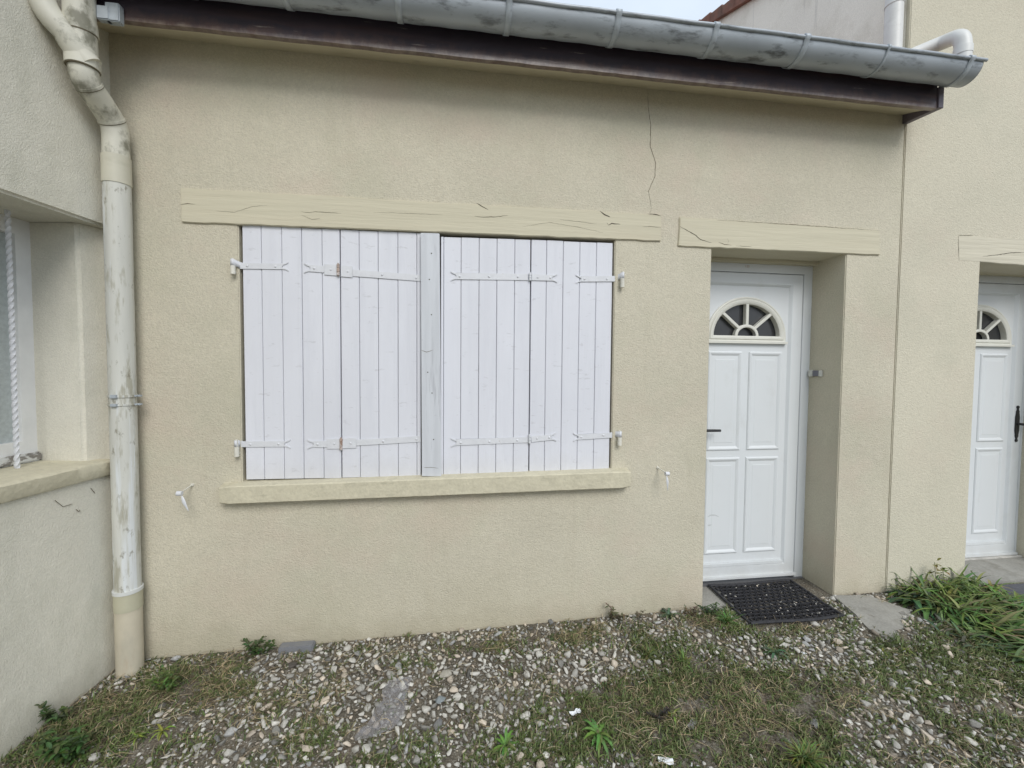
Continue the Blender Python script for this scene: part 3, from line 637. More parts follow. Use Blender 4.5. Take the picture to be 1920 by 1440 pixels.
def gond(parent, edge, pin, hook, sgn):
    """strap end curling round a pintle set in the wall. edge=(px,py,hpx) at shutter side, pin=(px,top,bot)"""
    e = Y(edge[0], edge[1], YS-.004); h = edge[2]/378./2; yc = -.022
    p = Y(pin[0], (pin[1]+pin[2])/2, yc); mb = MB(); hh = h*1.05
    path = [(e[0]-sgn*.01, YS-.003), (e[0], YS-.003), (e[0]*.6+p[0]*.4, -.006), (p[0]-sgn*.004, yc-.011)]
    for k in range(8):
        an = -math.pi/2+sgn*math.pi*1.35*k/7; path.append((p[0]+.0105*math.cos(an), yc+.0105*math.sin(an)))
    zc = e[2]; z_end = Y(pin[0], pin[1], yc)[2]-h
    n = len(path); vs = []
    for i, (x, y) in enumerate(path):
        zz = zc+(z_end-zc)*min(1, i/3); vs += [(x, y, zz-hh), (x, y, zz+hh)]
    fs = [(2*i, 2*i+2, 2*i+3, 2*i+1) for i in range(n-1)]; mb.add(vs, fs)
    o = mb.build('strap_end', M_IRON, parent, smooth=True)
    md = o.modifiers.new('t', 'SOLIDIFY'); md.thickness = .003
    mb = MB(); top = Y(pin[0], pin[1]-2, yc)[2]; bot = Y(pin[0], pin[2], yc)[2]
    mb.tube([(p[0], yc, top), (p[0], yc, z_end-h-.001)], .0065, 12); mb.tube([(p[0], yc, z_end-h-.002), (p[0], yc, bot)], .0115, 14)
    mb.tube([(p[0], yc, bot+.012), (p[0], .02, bot+.012)], .007, 10)
    mb.build('pintle', mat_gond, house, smooth=True)
mat_gond = mat('pintle_paint', (.66, .64, .56), .6, noise=[(30, .08, 3)], stains=[((.35, .3, .24), 40, .6, .7, .6, U)])
strap(sA, (449, 498.3), (529, 499.5), 11, 11, 0, 1, [(463.7, 498.5), (516.5, 499.7)])
strap(sA, (582, 503), (611, 505), 12.5, 13, 1, 0, [(589, 503), (620.5, 505.5)], plate=((608, 505), (632, 507), .0275))
strap(sB, (655, 511), (789, 521.5), 13, 12, 0, 0, [(652.5, 509), (716.5, 515.2), (780.5, 521)], plate=((639, 508), (661, 510), .0285))
knuckle(sA, 634, 495, 516.5)
strap(sA, (450, 833), (533, 832.5), 11, 11, 0, 1, [(469, 833), (522, 832.5)])
strap(sA, (588, 833), (616, 832.5), 12, 13, 1, 0, [(595.5, 833), (627, 832)], plate=((613, 832.5), (637, 832), .0265))
strap(sB, (660, 830.5), (789, 823), 12, 12, 0, 0, [(657.5, 831), (718.5, 827.5), (781, 823.5)], plate=((641, 831.5), (668, 830.5), .0265))
knuckle(sA, 639.5, 822, 843)
strap(sC, (856, 517.5), (990, 519.5), 13, 13, 1, 0, [(862, 518), (917, 518.5), (971, 519)])
strap(sD, (997, 519.5), (1035, 521), 13, 12, 0, 1, [(1008, 520), (1032, 521)])
knuckle(sC, 994, 512, 526, m=M_IRON)
strap(sD, (1090, 523), (1158, 522.5), 11.5, 11.5, 1, 0, [(1096, 523), (1138, 523)])
strap(sC, (856, 829.5), (990, 824.5), 12.5, 12, 1, 0, [(864, 830), (917.7, 828), (970, 825.5)])
strap(sD, (996, 823.5), (1033, 820), 13, 12, 0, 1, [(1007, 822), (1030, 820.3)])
knuckle(sC, 993, 815, 831, m=M_IRON)
strap(sD, (1085, 819.5), (1153, 815.5), 11.5, 11.5, 1, 0, [(1090, 819.5), (1131.5, 816.3)])
gond(sA, (451, 498.5, 11), (436.5, 486, 514), None, -1)
gond(sA, (452, 833, 11), (443.5, 826, 856), None, -1)
gond(sD, (1157, 522.5, 11.5), (1167, 511, 539), None, 1)
gond(sD, (1152, 815.5, 11.5), (1162, 809, 835), None, 1)
# shutter stays (tie-backs)
def stay(p_wall, p_head, b0, b1, wd, label):
    root = thing_part('shutter_stay', house, label)
    a = Y(*p_wall, .004); h = Y(*p_head, -.085); mb = MB(); mb.tube([a, a+(h-a)*.97], .0035, 10); mb.tube([a+[0, -.004, 0], a+[0, -.009, 0]], .008, 10)
    mb.build('arm', mat_gond, root, smooth=True)
    mb = MB(); mb.tube([h+[-.012, 0, .0], h+[.010, 0, -.001]], .0115, 12); mb.build('head', M_IRON, root, smooth=True)
    p, q = Y(*b0, -.09), Y(*b1, -.09); t = (q-p); n_ = np.array([t[2], 0, -t[0]]); n_ /= np.linalg.norm(n_); mb = MB(); L = []
    for u, ww, dy in ((0, .25, 0), (.15, .75, -.002), (.38, 1, -.005), (.7, .6, -.002), (.9, .38, 0), (1, .12, .001)):
        c = p+t*u; L.append([c+n_*wd*ww*math.cos(k*math.pi/4)+np.array([0, .0025*math.sin(k*math.pi/4)+dy, 0]) for k in range(8)])
    mb.loops(L); mb.build('blade', M_IRON, root, smooth=True)
stay((362, 908), (337, 925), (341, 930), (353, 958), .0085, 'left tie-back with hanging blade')
stay((1232, 876), (1251, 888), (1250, 892), (1252, 920), .007, 'right tie-back with hanging blade')

# ------------------------------------------------------------------ eaves: soffit, fascia, gutter, roof
ZF = 2.884; YF = -.19
mb = MB(); n = 60; vs = []; rg = random.Random(4)
for i in range(n+1):
    x = XL-.02+(2.70-XL+.02)*i/n
    for (yy, zz) in ((-.165, 2.892), (-.11, 2.915), (-.05, 2.938), (0.0, 2.953), (.02, 2.958)):
        vs.append((x, yy, zz+rg.uniform(-.002, .002)))
fs = [(i*5+k, (i+1)*5+k, (i+1)*5+k+1, i*5+k+1) for i in range(n) for k in range(4)]; mb.add(vs, fs)
M_SOFF = mat('soffit_plaster', (.56, .51, .38), .9, spec=.2, noise=[(6, .06, 4)], stains=[((.30, .26, .19), 8, .6, .75, .6, (.5, 1, 1)), ((.12, .1, .08), 30, .72, .77, .7, U)], bump=[(30, .006, .5, (.4, 1, 1))])
so_ = mb.build('soffit', M_SOFF, house, smooth=True)
mb = MB(); n = 80; vs = []
for i in range(n+1):
    x = XL-.02+(2.702-XL+.02)*i/n; j = rg.uniform(-.0015, .0015)
    vs += [(x, YF, ZF+j), (x, YF-.001, ZF+.012), (x, YF, 3.02), (x, -.162, 3.02), (x, -.162, ZF+.001+j)]
fs = [(i*5+k, (i+1)*5+k, (i+1)*5+(k+1) % 5, i*5+(k+1) % 5) for i in range(n) for k in range(5)]
mb.add(vs, fs+[(0, 1, 2, 3, 4), tuple(n*5+k for k in (4, 3, 2, 1, 0))]); mb.build('fascia_board', M_FASCIA, house)
mb = MB(); mb.add([(2.704, -.198, ZF), (2.704, -.198, 3.0), (2.704, .0, 3.0), (2.704, .0, 2.902), (2.738, -.198, ZF), (2.738, -.198, 3.0), (2.738, -.003, 3.0), (2.738, -.003, 2.902)],
                  [(0, 1, 2, 3), (7, 6, 5, 4), (0, 4, 5, 1), (3, 2, 6, 7), (1, 5, 6, 2), (0, 3, 7, 4)])
M_BARGE = mat('barge_grey_purple', (.13, .11, .13), .5, noise=[(8, .25, 4)], stains=[((.4, .36, .33), 14, .64, .7, .5, U)])
mb.build('barge_board', M_BARGE, house, bevel=.002)
# roof slab
pitch = math.tan(math.radians(15)); mb = MB(); n = 140; vs = []
ycols = [-.27+.33*k for k in range(12)]
for i in range(n+1):
    x = XL-.1+(XS-.03-XL+.1)*i/n; wv = .018*abs(math.sin(i*math.pi/7))
    for k, yy in enumerate(ycols):
        z = 3.045+(yy+.27)*pitch; vs += [(x, yy, z+wv+.014), (x, yy+.325, z+.325*pitch+wv)]
m_ = len(ycols)*2; fs = [(i*m_+k, (i+1)*m_+k, (i+1)*m_+k+1, i*m_+k+1) for i in range(n) for k in range(m_-1)]
mb.add(vs, fs)
mb.add([(XL-.1, -.24, 3.022), (XS-.03, -.24, 3.022), (XS-.03, 3.4, 3.022+3.64*pitch), (XL-.1, 3.4, 3.022+3.64*pitch)], [(0, 1, 2, 3)])
mb.build('roof', M_TILE, house, smooth=True)
# gutter
RG, YC, ZG = .077, -.272, 3.043; GX0, GX1 = -1.545, 2.776
gut = thing_part('gutter', house)
mb = MB(); N = 20; sect = []
for k in range(N+1):
    t = math.pi*k/N; sect.append((YC-RG*math.cos(t), ZG-RG*math.sin(t)))
inner = [(YC-(RG-.002)*math.cos(math.pi*k/N), ZG-(RG-.002)*math.sin(math.pi*k/N)) for k in range(N, -1, -1)]
S_ = sect+inner; m_ = len(S_); cols = [GX0+(GX1-GX0)*i/90 for i in range(91)]; vs = []
for i, x in enumerate(cols):
    jz = .0012*math.sin(i*1.7)+.0008*math.sin(i*.6); vs += [(x, y, z+jz) for y, z in S_]
mb.add(vs, [(i*m_+k, (i+1)*m_+k, (i+1)*m_+(k+1) % m_, i*m_+(k+1) % m_) for i in range(90) for k in range(m_)]+[tuple(range(m_)), tuple(90*m_+k for k in range(m_-1, -1, -1))])
for gxx in (GX0, GX1):                            # end caps
    pts = [(gxx, y, z) for y, z in sect]; cap = [(gxx+(.0015 if gxx > 0 else -.0015), y, z) for y, z in sect]
    mb.add(pts+cap, [tuple(range(N+1)), tuple(range(2*N+1, N, -1))])
mb.build('trough', M_ZINC, gut, smooth=True)
mb = MB(); mb.tube([(x, YC-RG-.004, ZG+.001+.001*math.sin(i)) for i, x in enumerate(cols)]+[(GX1+.012, YC-RG-.004, ZG+.001)], .0085, 12); mb.build('bead', M_ZINC, gut, smooth=True)
for k, px in enumerate((330, 525, 745, 955, 1160, 1343, 1512, 1664, 1820)):
    yk = [0, 0, 0, 5, 18, 42, 68, 92, 110][k]; x = Y(px, yk, YC-RG)[0]; mb = MB(); vs = []; r_ = RG+.0022
    pts = [(YC-RG-.016, ZG+.004), (YC-RG-.010, ZG+.014), (YC-RG+.002, ZG+.0135)] if False else []
    arc = [(YC-r_*math.cos(math.pi*q/18), ZG-r_*math.sin(math.pi*q/18)) for q in range(0, 17)]
    hook = [(YC-RG+.006, ZG+.006), (YC-RG+.002, ZG+.0125), (YC-RG-.006, ZG+.0135), (YC-RG-.0135, ZG+.008), (YC-RG-.0145, ZG-.002), (YC-r_-.004, ZG-.010)]
    P = hook+[a for a in arc[2:]]; hw_ = .0135 if k != 7 else .006
    for (yy, zz) in P: vs += [(x-hw_, yy, zz), (x+hw_, yy, zz)]
    mb.add(vs, [(2*i, 2*i+2, 2*i+3, 2*i+1) for i in range(len(P)-1)])
    o = mb.build('bracket', M_BRACK, gut, smooth=True); md = o.modifiers.new('t', 'SOLIDIFY'); md.thickness = .005; md.offset = 0
# gutter joints (soldered seams)
# ------------------------------------------------------------------ front door
def arch(cx, cz, a, b, zb, y, n=28):
    pts = [(cx+a*math.cos(math.pi*k/n), y, cz+b*math.sin(math.pi*k/n)) for k in range(n+1)]
    return [(cx+a, y, zb)]+pts+[(cx-a, y, zb)]
def rect(x0, x1, z0, z1, y): return [(x0, y, z0), (x1, y, z0), (x1, y, z1), (x0, y, z1)]
def inset(r, d, y): return rect(r[0]+d, r[1]-d, r[2]+d, r[3]-d, y)
def front_door(parent, ox, oy, oz, handle, label):
    def T(p): return (p[0]+ox, p[1]+oy, p[2]+oz)
    # frame
    mb = MB(); o_ = (1.432, 2.357, -.005, 2.092); i_ = (1.497, 2.293, -.005, 2.03)
    P = [(o_[0], o_[2]), (o_[0], o_[3]), (o_[1], o_[3]), (o_[1], o_[2]), (i_[1], o_[2]), (i_[1], i_[3]), (i_[0], i_[3]), (i_[0], o_[2])]
    mb.prism(P, .240, .30); mb.box(1.432, 2.357, .232, .2395, 2.088, 2.104)
    fr = mb.build('door_frame', M_PVC, parent, xf=T, bevel=.002)
    d = thing_part('door', parent, label)
    mb = MB(); O = (1.503, 2.288, .026, 2.026); I = (1.598, 2.199, .117, 1.945); cx, cz = 1.896, 1.622
    L = [inset(O, 0, .29), inset(O, 0, .240), inset(O, .004, .2365), inset(I, -.020, .2365), inset(I, -.012, .2385), inset(I, 0, .249), inset(I, .002, .2515)]
    mb.loops(L, cap=False)
    outer = [Vector((p[0], p[2], 0)) for p in inset(I, .002, 0)]; hole = [Vector((p[0], p[2], 0)) for p in arch(cx, cz, .270, .242, 1.590, 0)]
    allp = outer+hole; tr = tessellate_polygon([outer, hole]); mb.add([(p.x, .2515, p.y) for p in allp], [tuple(t) for t in tr])
    mb.box(1.50, 2.292, .218, .238, .026, .042); mb.prism([(1.598, .108), (2.199, .108), (2.199, .128), (1.598, .128)], .234, .25)
    mb.build('leaf', M_PVC, d, xf=T, bevel=.0012)
    for k, (a, b, z0, z1) in enumerate(((1.632, 1.871, .873, 1.520), (1.918, 2.157, .873, 1.520), (1.634, 1.873, .188, .827), (1.916, 2.155, .188, .827))):
        r = (a, b, z0, z1); mb = MB()
        mb.loops([inset(r, 0, .2525), inset(r, .002, .2475), inset(r, .007, .2435), inset(r, .013, .2435), inset(r, .020, .2465), inset(r, .027, .2505), inset(r, .0275, .2512), inset(r, .05, .2505), inset(r, .055, .2495)])
        mb.build('panel', M_PVC, d, xf=T)
    mb = MB(); n = 28
    mb.loops([arch(cx, cz, .281, .253, 1.582, .2525), arch(cx, cz, .279, .251, 1.584, .243), arch(cx, cz, .272, .244, 1.588, .2405), arch(cx, cz, .265, .236, 1.596, .2435), arch(cx, cz, .258, .228, 1.601, .2365),
              arch(cx, cz, .246, .216, 1.612, .2365), arch(cx, cz, .240, .21, 1.617, .240), arch(cx, cz, .235, .205, 1.622, .243), arch(cx, cz, .235, .205, 1.622, .29)], cap=False)
    mb.box(cx-.284, cx+.284, .228, .2515, 1.572, 1.586)
    fl = mb.build('fanlight', M_CREAM, d, xf=T, smooth=True)
    mb = MB(); mb.add(arch(cx, cz, .237, .207, 1.62, .278), [tuple(range(31))]); mb.build('pane', M_GLASS, fl, xf=T)
    mb = MB()
    def barp(x0, z0, x1, z1, w_):
        t = np.array([x1-x0, z1-z0]); t = t/np.linalg.norm(t); n_ = np.array([-t[1], t[0]])*w_/2
        mb.prism([(x0-n_[0], z0-n_[1]), (x1-n_[0], z1-n_[1]), (x1+n_[0], z1+n_[1]), (x0+n_[0], z0+n_[1])], .243, .2745)
    barp(cx, cz+.068, cx, cz+.207, .020)
    for sg in (-1, 1): barp(cx+sg*.055, cz+.050, cx+sg*.172, cz+.146, .019)
    k = 16; mb.loops([arch(cx, cz, a, b, cz, y, k) for a, b, y in ((.084, .074, .272), (.084, .074, .2445), (.080, .070, .242), (.068, .058, .242), (.064, .054, .2445), (.064, .054, .272))], cap=False)
    mb.build('glazing_bars', M_CREAM, fl, xf=T, bevel=.0015)
    hd = thing_part('handle', d)
    mb = MB()
    if handle == 'left':
        mb.tube([(1.552, .238, 1.014), (1.552, .19, 1.014)], .010, 12); mb.tube([(1.552, .19, 1.014), (1.60, .187, 1.015), (1.66, .189, 1.014), (1.693, .193, 1.013)], [.009, .009, .0085, .008], 12)
        mb.box(1.535, 1.569, .229, .2375, .90, 1.10)
        mb.build('lever', M_BLACK, hd, xf=T, smooth=True)
    else:
        hx, hz = 2.247, 1.005
        mb.tube([(hx, .236, hz), (hx, .185, hz)], .009, 12); mb.tube([(hx, .185, hz), (hx+.03, .182, hz+.003), (hx+.09, .184, hz-.002), (hx+.115, .188, hz-.006)], [.009, .0085, .008, .007], 12)
        mb.build('lever', M_BLACK, hd, xf=T, smooth=True)
        mb = MB(); prof = [(-.135, .004), (-.128, .011), (-.118, .011), (-.112, .005), (-.10, .008), (-.092, .014), (-.082, .012), (-.05, .018), (.05, .018), (.082, .012), (.092, .014), (.10, .008), (.112, .005), (.118, .011), (.128, .011), (.135, .004)]
        P = [(hx+w_, hz+z_) for z_, w_ in prof]+[(hx-w_, hz+z_) for z_, w_ in prof[::-1]]
        mb.prism(P, .229, .2362); mb.build('plate', M_BLACK, hd, xf=T, bevel=.0015)
    return d, fr
door, dframe = front_door(house, 0, 0, 0, 'left', 'white front door with four raised panels and a fanlight')
# faint house number on the frame head
cu = bpy.data.curves.new('number', 'FONT'); cu.body = '130'; cu.size = .022; cu.extrude = .0002; cu.align_x = 'CENTER'
tmp = bpy.data.objects.new('tmp', cu); C.objects.link(tmp)
nm = bpy.data.meshes.new_from_object(tmp.evaluated_get(bpy.context.evaluated_depsgraph_get())); bpy.data.objects.remove(tmp)
nm.materials.clear(); nm.materials.append(mat('faint_number', (.52, .42, .36), .6))
no = bpy.data.objects.new('house_number', nm); C.objects.link(no); p = Y(1401, 501, .2395)
no.parent = house; no.rotation_euler = (math.pi/2, 0, 0); no.location = (p[0]-.5, .2393-.15, p[2]-.002)
for pts in ([(1326, 969), (1333, 966), (1341, 966), (1348, 969)], [(1326, 985), (1335, 984)]):
    mb = MB(); crack(mb, pxz(pts, .2492), .008, .2488, 0, 6); mb.build('scuff', mat('scuff_grey', (.52, .54, .54), .5), door)
# threshold under the door
mb = MB(); mb.box(1.482, 2.35, .222, .30, -.02, .006); mb.build('threshold', mat('threshold_metal', (.16, .16, .165), .5, metal=.3), house, bevel=.002)
mb = MB(); vs = wig([(1.482, -.03), (1.62, -.05), (2.0, -.06), (2.352, -.02), (2.352, .24), (1.482, .24)], .006, .08, 9); mb.slab(vs, -.2, -.012)
mb.build('doorstep', M_CONC, house, bevel=.006)
# little sensor / bell on the reveal
bell = thing('doorbell', 'small white and grey doorbell box on the right reveal of the front door', 'doorbell', (2.354, .19, 1.37))
z_ = X(1527, 700, 2.34)[2]
mbw = mat('bell_white', (.6, .6, .55), .5)
mb = MB(); mb.box(2.338, 2.354, .132, .152, z_-.020, z_+.020); mb.build('end_cap', mbw, bell, bevel=.003)
mb = MB(); mb.box(2.334, 2.354, .20, .228, z_-.022, z_+.022); mb.build('housing', mbw, bell, bevel=.003)
mb = MB(); mb.box(2.341, 2.354, .152, .20, z_-.018, z_+.018); mb.build('cover', mat('bell_grey', (.17, .17, .2), .4), bell, bevel=.002)

# ================================================================== RIGHT NEIGHBOUR
nb = thing('neighbour_house', 'taller pale rendered house adjoining on the right with its own white door', 'house', (3.6, .2, 0))
NX0 = 2.7295; ND = (3.318, 4.205, -.4, 2.118); yn = -.0035
mb = MB(); wall_mesh(mb, [NX0, ND[0], ND[1], 6.2], [-.4, ND[3], 4.18], lambda i, j: i == 1 and j == 0, yn, .36)
mb.build('wall', M_WALL2, nb, bevel=.005, seg=3)
V0 = (1.458, 4.835); V1 = (1.95, 5.04); sl_ = (V1[1]-V0[1])/(V1[0]-V0[0]); zf = V0[1]-sl_*V0[0]
mb = MB(); xq = NX0-.0035; mb.add([(xq, .02, 2.97), (xq, 4.5, 2.97), (xq, 4.5, zf+sl_*4.5), (xq, .02, zf)], [(0, 1, 2, 3)])
M_SIDE = mat('side_stucco', (.86, .83, .74), .93, spec=.2, noise=[(1.2, .05, 4), (110, .06, 3)], stains=[((.18, .18, .17), 2.2, .60, .72, .6, (3.5, 3.5, .12)), ((.5, .46, .36), 3, .5, .7, .4, U)], bump=[(150, .006, .45, U)])
mb.build('side_wall', M_SIDE, nb)
mb = MB()
a0 = (-.25, zf-sl_*.25); a1 = (4.6, zf+sl_*4.6)
mb.add([(2.70, a0[0], a0[1]), (6.3, a0[0], a0[1]), (6.3, a1[0], a1[1]), (2.70, a1[0], a1[1]), (2.70, a0[0], a0[1]+.06), (6.3, a0[0], a0[1]+.06), (6.3, a1[0], a1[1]+.06), (2.70, a1[0], a1[1]+.06)],
       [(0, 3, 2, 1), (4, 5, 6, 7), (0, 1, 5, 4), (1, 2, 6, 5), (2, 3, 7, 6), (3, 0, 4, 7)])
mb.build('roof', M_TILE, nb)
mb = MB()
for k in range(24):                               # verge tiles
    y0 = -.2+.2*k; z0 = zf+sl_*y0; mb.add([(2.675, y0, z0-.02), (2.675, y0+.205, z0+.205*sl_-.02), (2.675, y0+.205, z0+.205*sl_+.07), (2.675, y0, z0+.09), (2.72, y0, z0-.02), (2.72, y0+.205, z0+.205*sl_-.02), (2.72, y0+.205, z0+.205*sl_+.07), (2.72, y0, z0+.09)],
       [(0, 1, 2, 3), (7, 6, 5, 4), (0, 4, 5, 1), (3, 2, 6, 7), (0, 3, 7, 4), (1, 5, 6, 2)])
mb.build('verge_tiles', M_TILE, nb)
beam('door_lintel', [(1798, 488), (1797, 441), (1990, 452), (1990, 503)], -.0045, .2, nb, [([(1842.8, 480.5), (1870, 478), (1895, 474), (1925, 472.8)], .005), ([(1797, 441.5), (1825, 441.5)], .004), ([(1797, 442), (1797.5, 470), (1798, 488)], .003)], 45,
     m=mat('beam_pale', (.60, .56, .445), .85, noise=[(9, .05, 4)], mapping=(.3, 1, 2), bump=[(22, .008, .5, (.12, 1, 2.2))]))
front_door(nb, 1.893, .06, .013, 'right', 'white front door with black wrought iron handle plate')
mb = MB(); mb.box(ND[0]-.005, ND[1]+.005, .19, .30, 2.095, 2.13); mb.build('lintel_board', M_BEAM, nb)
mb = MB(); mb.slab(wig([(3.325, -.02), (4.2, -.02), (4.2, .30), (3.325, .30)], .003, .1, 2), -.2, .028); mb.build('threshold', M_CONC, nb, bevel=.004)
mb = MB(); mb.box(3.326, 4.198, .26, .31, .0285, .036); mb.build('threshold_edge', mat('edge_stone', (.52, .5, .46), .9, noise=[(20, .2, 3)]), nb)
# rain pipes of the neighbour
xc = NX0-.062; pA = X(1681, 0, xc); pB = X(1670, 95, xc)
yp = float((pA[1]+pB[1])/2)
mb = MB(); mb.tube([(xc, yp, 3.15), (xc, yp, 4.35)], .046, 24); rp = mb.build('rain_pipe', M_PIPE_WHITE, nb, smooth=True, label='upright white pipe on the side wall')
mb = MB(); c_ = X(1685, 4, xc)[2]; mb.tube([(xc, yp, c_-.004), (xc, yp, c_+.004)], .049, 24); mb.build('joint', M_PIPE_WHITE, rp, smooth=True)
e0 = Y(1690, 112, -.05); e1 = Y(1762, 82, -.14); e2 = Y(1797, 70, -.25); e3 = Y(1806, 88, -.275); e4 = Y(1803, 128, -.275)
def smooth_path(P, n=8):
    P = [np.array(p, float) for p in P]; out = []
    for i in range(len(P)-1):
        p0, p1, p2, p3 = P[max(i-1, 0)], P[i], P[i+1], P[min(i+2, len(P)-1)]
        for k in range(n):
            t = k/n; out.append(.5*((2*p1)+(-p0+p2)*t+(2*p0-5*p1+4*p2-p3)*t*t+(-p0+3*p1-3*p2+p3)*t**3))
    return out+[P[-1]]
mb = MB(); mb.tube(smooth_path([e0, e1, e2, e3, e4]), .037, 24)
ep = mb.build('spout_pipe', M_PIPE_WHITE, nb, smooth=True, label='bent white pipe emptying into the gutter end')
mb = MB(); d_ = (e4-e3)/np.linalg.norm(e4-e3); mb.tube([e3+d_*.005, e3+d_*.045], .0405, 24); mb.build('collar', M_PIPE_WHITE, ep, smooth=True)

# ================================================================== LEFT NEIGHBOUR (wall turned 8.7 degrees)
AL = math.radians(8.7); DL = np.array([-math.sin(AL), -math.cos(AL), 0]); NL = np.array([math.cos(AL), -math.sin(AL), 0]); P0 = np.array([XL, 0, 0])
def LX(p): # local (d along wall toward viewer, n outward, z)
    return P0+DL*p[0]+NL*p[1]+np.array([0, 0, p[2]])
def Lp(px, py, n=0.): v = ray(px, py); q = CAM+v*(np.dot(P0-CAM, NL)+n)/np.dot(v, NL); return (float(np.dot(q-P0, DL)), n, float(q[2]))
lb = thing('side_house', 'off white rendered house wall at left with a recessed window and iron bar', 'house', tuple(LX((.8, -.2, 0))))
ZL = 2.042; ZSL = Lp(50, 867, -.30)[2]
mb = MB()  # local axes: x=d, y=-n, z
def lw(mb, d0, d1, n0, n1, z0, z1): mb.box(d0, d1, n0, n1, z0, z1)
xf = lambda p: tuple(LX(p))
wd0, wd1 = .106, 1.15
xsL = [-.35, 0.0, wd0, wd1, 4.2]; zsL = [-.4, ZSL-.01, ZL, 3.6]
idx = {}
wall_mesh(mb, xsL, zsL, lambda i, j: (i == 2 and j == 1) or (i == 1 and j == 1), 0, -.45)
# recessed jamb piece beside the corner
mb.add([(0, -.033, ZSL-.02), (wd0, -.07, ZSL-.02), (wd0, -.44, ZSL-.02), (0, -.44, ZSL-.02), (0, -.033, ZL+.01), (wd0, -.07, ZL+.01), (wd0, -.44, ZL+.01), (0, -.44, ZL+.01)],
       [(0, 1, 5, 4), (1, 2, 6, 5), (2, 3, 7, 6), (3, 0, 4, 7), (0, 3, 2, 1), (4, 5, 6, 7)])
mb.build('wall', M_WALL3, lb, xf=xf, bevel=.012, seg=3)
s0 = Lp(205, 862, .055); s1 = Lp(208, 891, .055); s2 = Lp(0, 914, .055); s3 = Lp(0, 945, .055)
def zsolve():
    # front lip offset from known top height
    q = Z(0, 914, ZSL-.004); return float(np.dot(q-P0, NL))
nf = zsolve()
q = Z(205, 862, ZSL-.004); dR = float(np.dot(q-P0, DL)); nf2 = float(np.dot(q-P0, NL)); nf = (nf+nf2)/2
zb_ = Lp(100, 918, nf)[2]; zb2 = Lp(0, 945, nf)[2]
mb = MB(); prof = [(-.30, ZSL-.05), (nf-.004, zb2), (nf, zb2+.006), (nf+.001, ZSL-.010), (nf-.006, ZSL-.004), (0, ZSL-.0), (-.30, ZSL+.004)]
n = 40; vs = []; rg = random.Random(8); d0 = max(dR, .004)
for i in range(n+1):
    dd = d0+(1.25-d0)*i/n
    for (nn, zz) in prof: j = rg.uniform(-.0016, .0016); vs.append((dd, nn+(j if nn > 0 else 0), zz+j))
m_ = len(prof); mb.add(vs, [(i*m_+k, (i+1)*m_+k, (i+1)*m_+k+1, i*m_+k+1) for i in range(n) for k in range(m_-1)]+[tuple(range(m_)), tuple(n*m_+k for k in range(m_))])
mb.build('window_sill', M_SILL, lb, xf=xf, smooth=True)
# window frame and pane
nw = -.285; fa = Lp(50, 860, nw)[0]; fb = Lp(20, 840, nw)[0]
win = thing_part('window', lb)
mb = MB(); d0, d1 = wd0+.0, wd1; fwid = max(.05, fb-fa)
P = [(d0, ZSL+.03), (d0, ZL-.001), (d1, ZL-.001), (d1, ZSL+.03)]; I_ = [(d0+fwid, ZSL+.10), (d0+fwid, ZL-.07), (d1-fwid, ZL-.07), (d1-fwid, ZSL+.10)]
vs = [(a, nw, b) for a, b in P]+[(a, nw, b) for a, b in I_]+[(a, nw-.03, b) for a, b in I_]
mb.add(vs, [(0, 1, 5, 4), (1, 2, 6, 5), (2, 3, 7, 6), (3, 0, 4, 7), (4, 5, 9, 8), (5, 6, 10, 9), (6, 7, 11, 10), (7, 4, 8, 11)])
mb.build('frame', M_FRAMEWOOD, win, xf=xf)
mb = MB(); mb.box(d0-.0, d1, nw-.02, nw+.025, ZSL+.004, ZSL+.045); mb.build('bottom_rail', mat('flaking_rail', (.66, .66, .64), .8, stains=[((.17, .15, .13), 14, .50, .56, .85, (1, 1, 2.5))], bump=[(50, .004, .6, U)]), win, xf=xf, bevel=.008)
mb = MB(); mb.box(d0+.01, d1-.01, nw-.036, nw-.026, ZSL+.05, ZL-.03); mb.build('pane', M_PANE, win, xf=xf)
# twisted bar
q = Z(32, 878, ZSL+.002); bd, bn = float(np.dot(q-P0, DL)), float(np.dot(q-P0, NL))
mb = MB(); n = 150; vs = []
for i in range(n+1):
    t = i/n; an = t*math.pi*2*9.5; z = ZSL-.003+(ZL-ZSL+.006)*t
    for k in range(8):
        a_ = an+k*math.pi/4; r_ = .0095 if k % 2 == 0 else .0066; vs.append((bd+r_*math.cos(a_), bn+r_*math.sin(a_), z))
mb.add(vs, [(i*8+k, i*8+(k+1) % 8, (i+1)*8+(k+1) % 8, (i+1)*8+k) for i in range(n) for k in range(8)])
mb.build('window_bar', M_IRON, lb, xf=xf)
for kk in (1, 2, 3, 4):
    v2 = MB(); v2.v = [(p[0]+.19*kk, p[1], p[2]) for p in mb.v]; v2.f = list(mb.f); v2.m = list(mb.m); v2.c = list(mb.c); v2.build('window_bar', M_IRON, lb, xf=xf)
mb = MB(); mb.box(-.35, 4.3, .22, -1.5, 3.60, 3.68); mb.build('roof', M_TILE, lb, xf=xf)
# gutter of the left house, above the frame
# small debris and cobweb strands under the sill
for (a, b, c) in (((103, 938), (118, 950), (135, 945)), ((170, 915), (178, 925), (176, 921)), ((143, 955), (148, 960), (150, 956))):
    P = [LX(Lp(*q_, .003)) for q_ in (a, b, c)]; mb = MB(); mb.tube(P, .0012, 5); mb.build('twig', M_CRACKLT, lb)

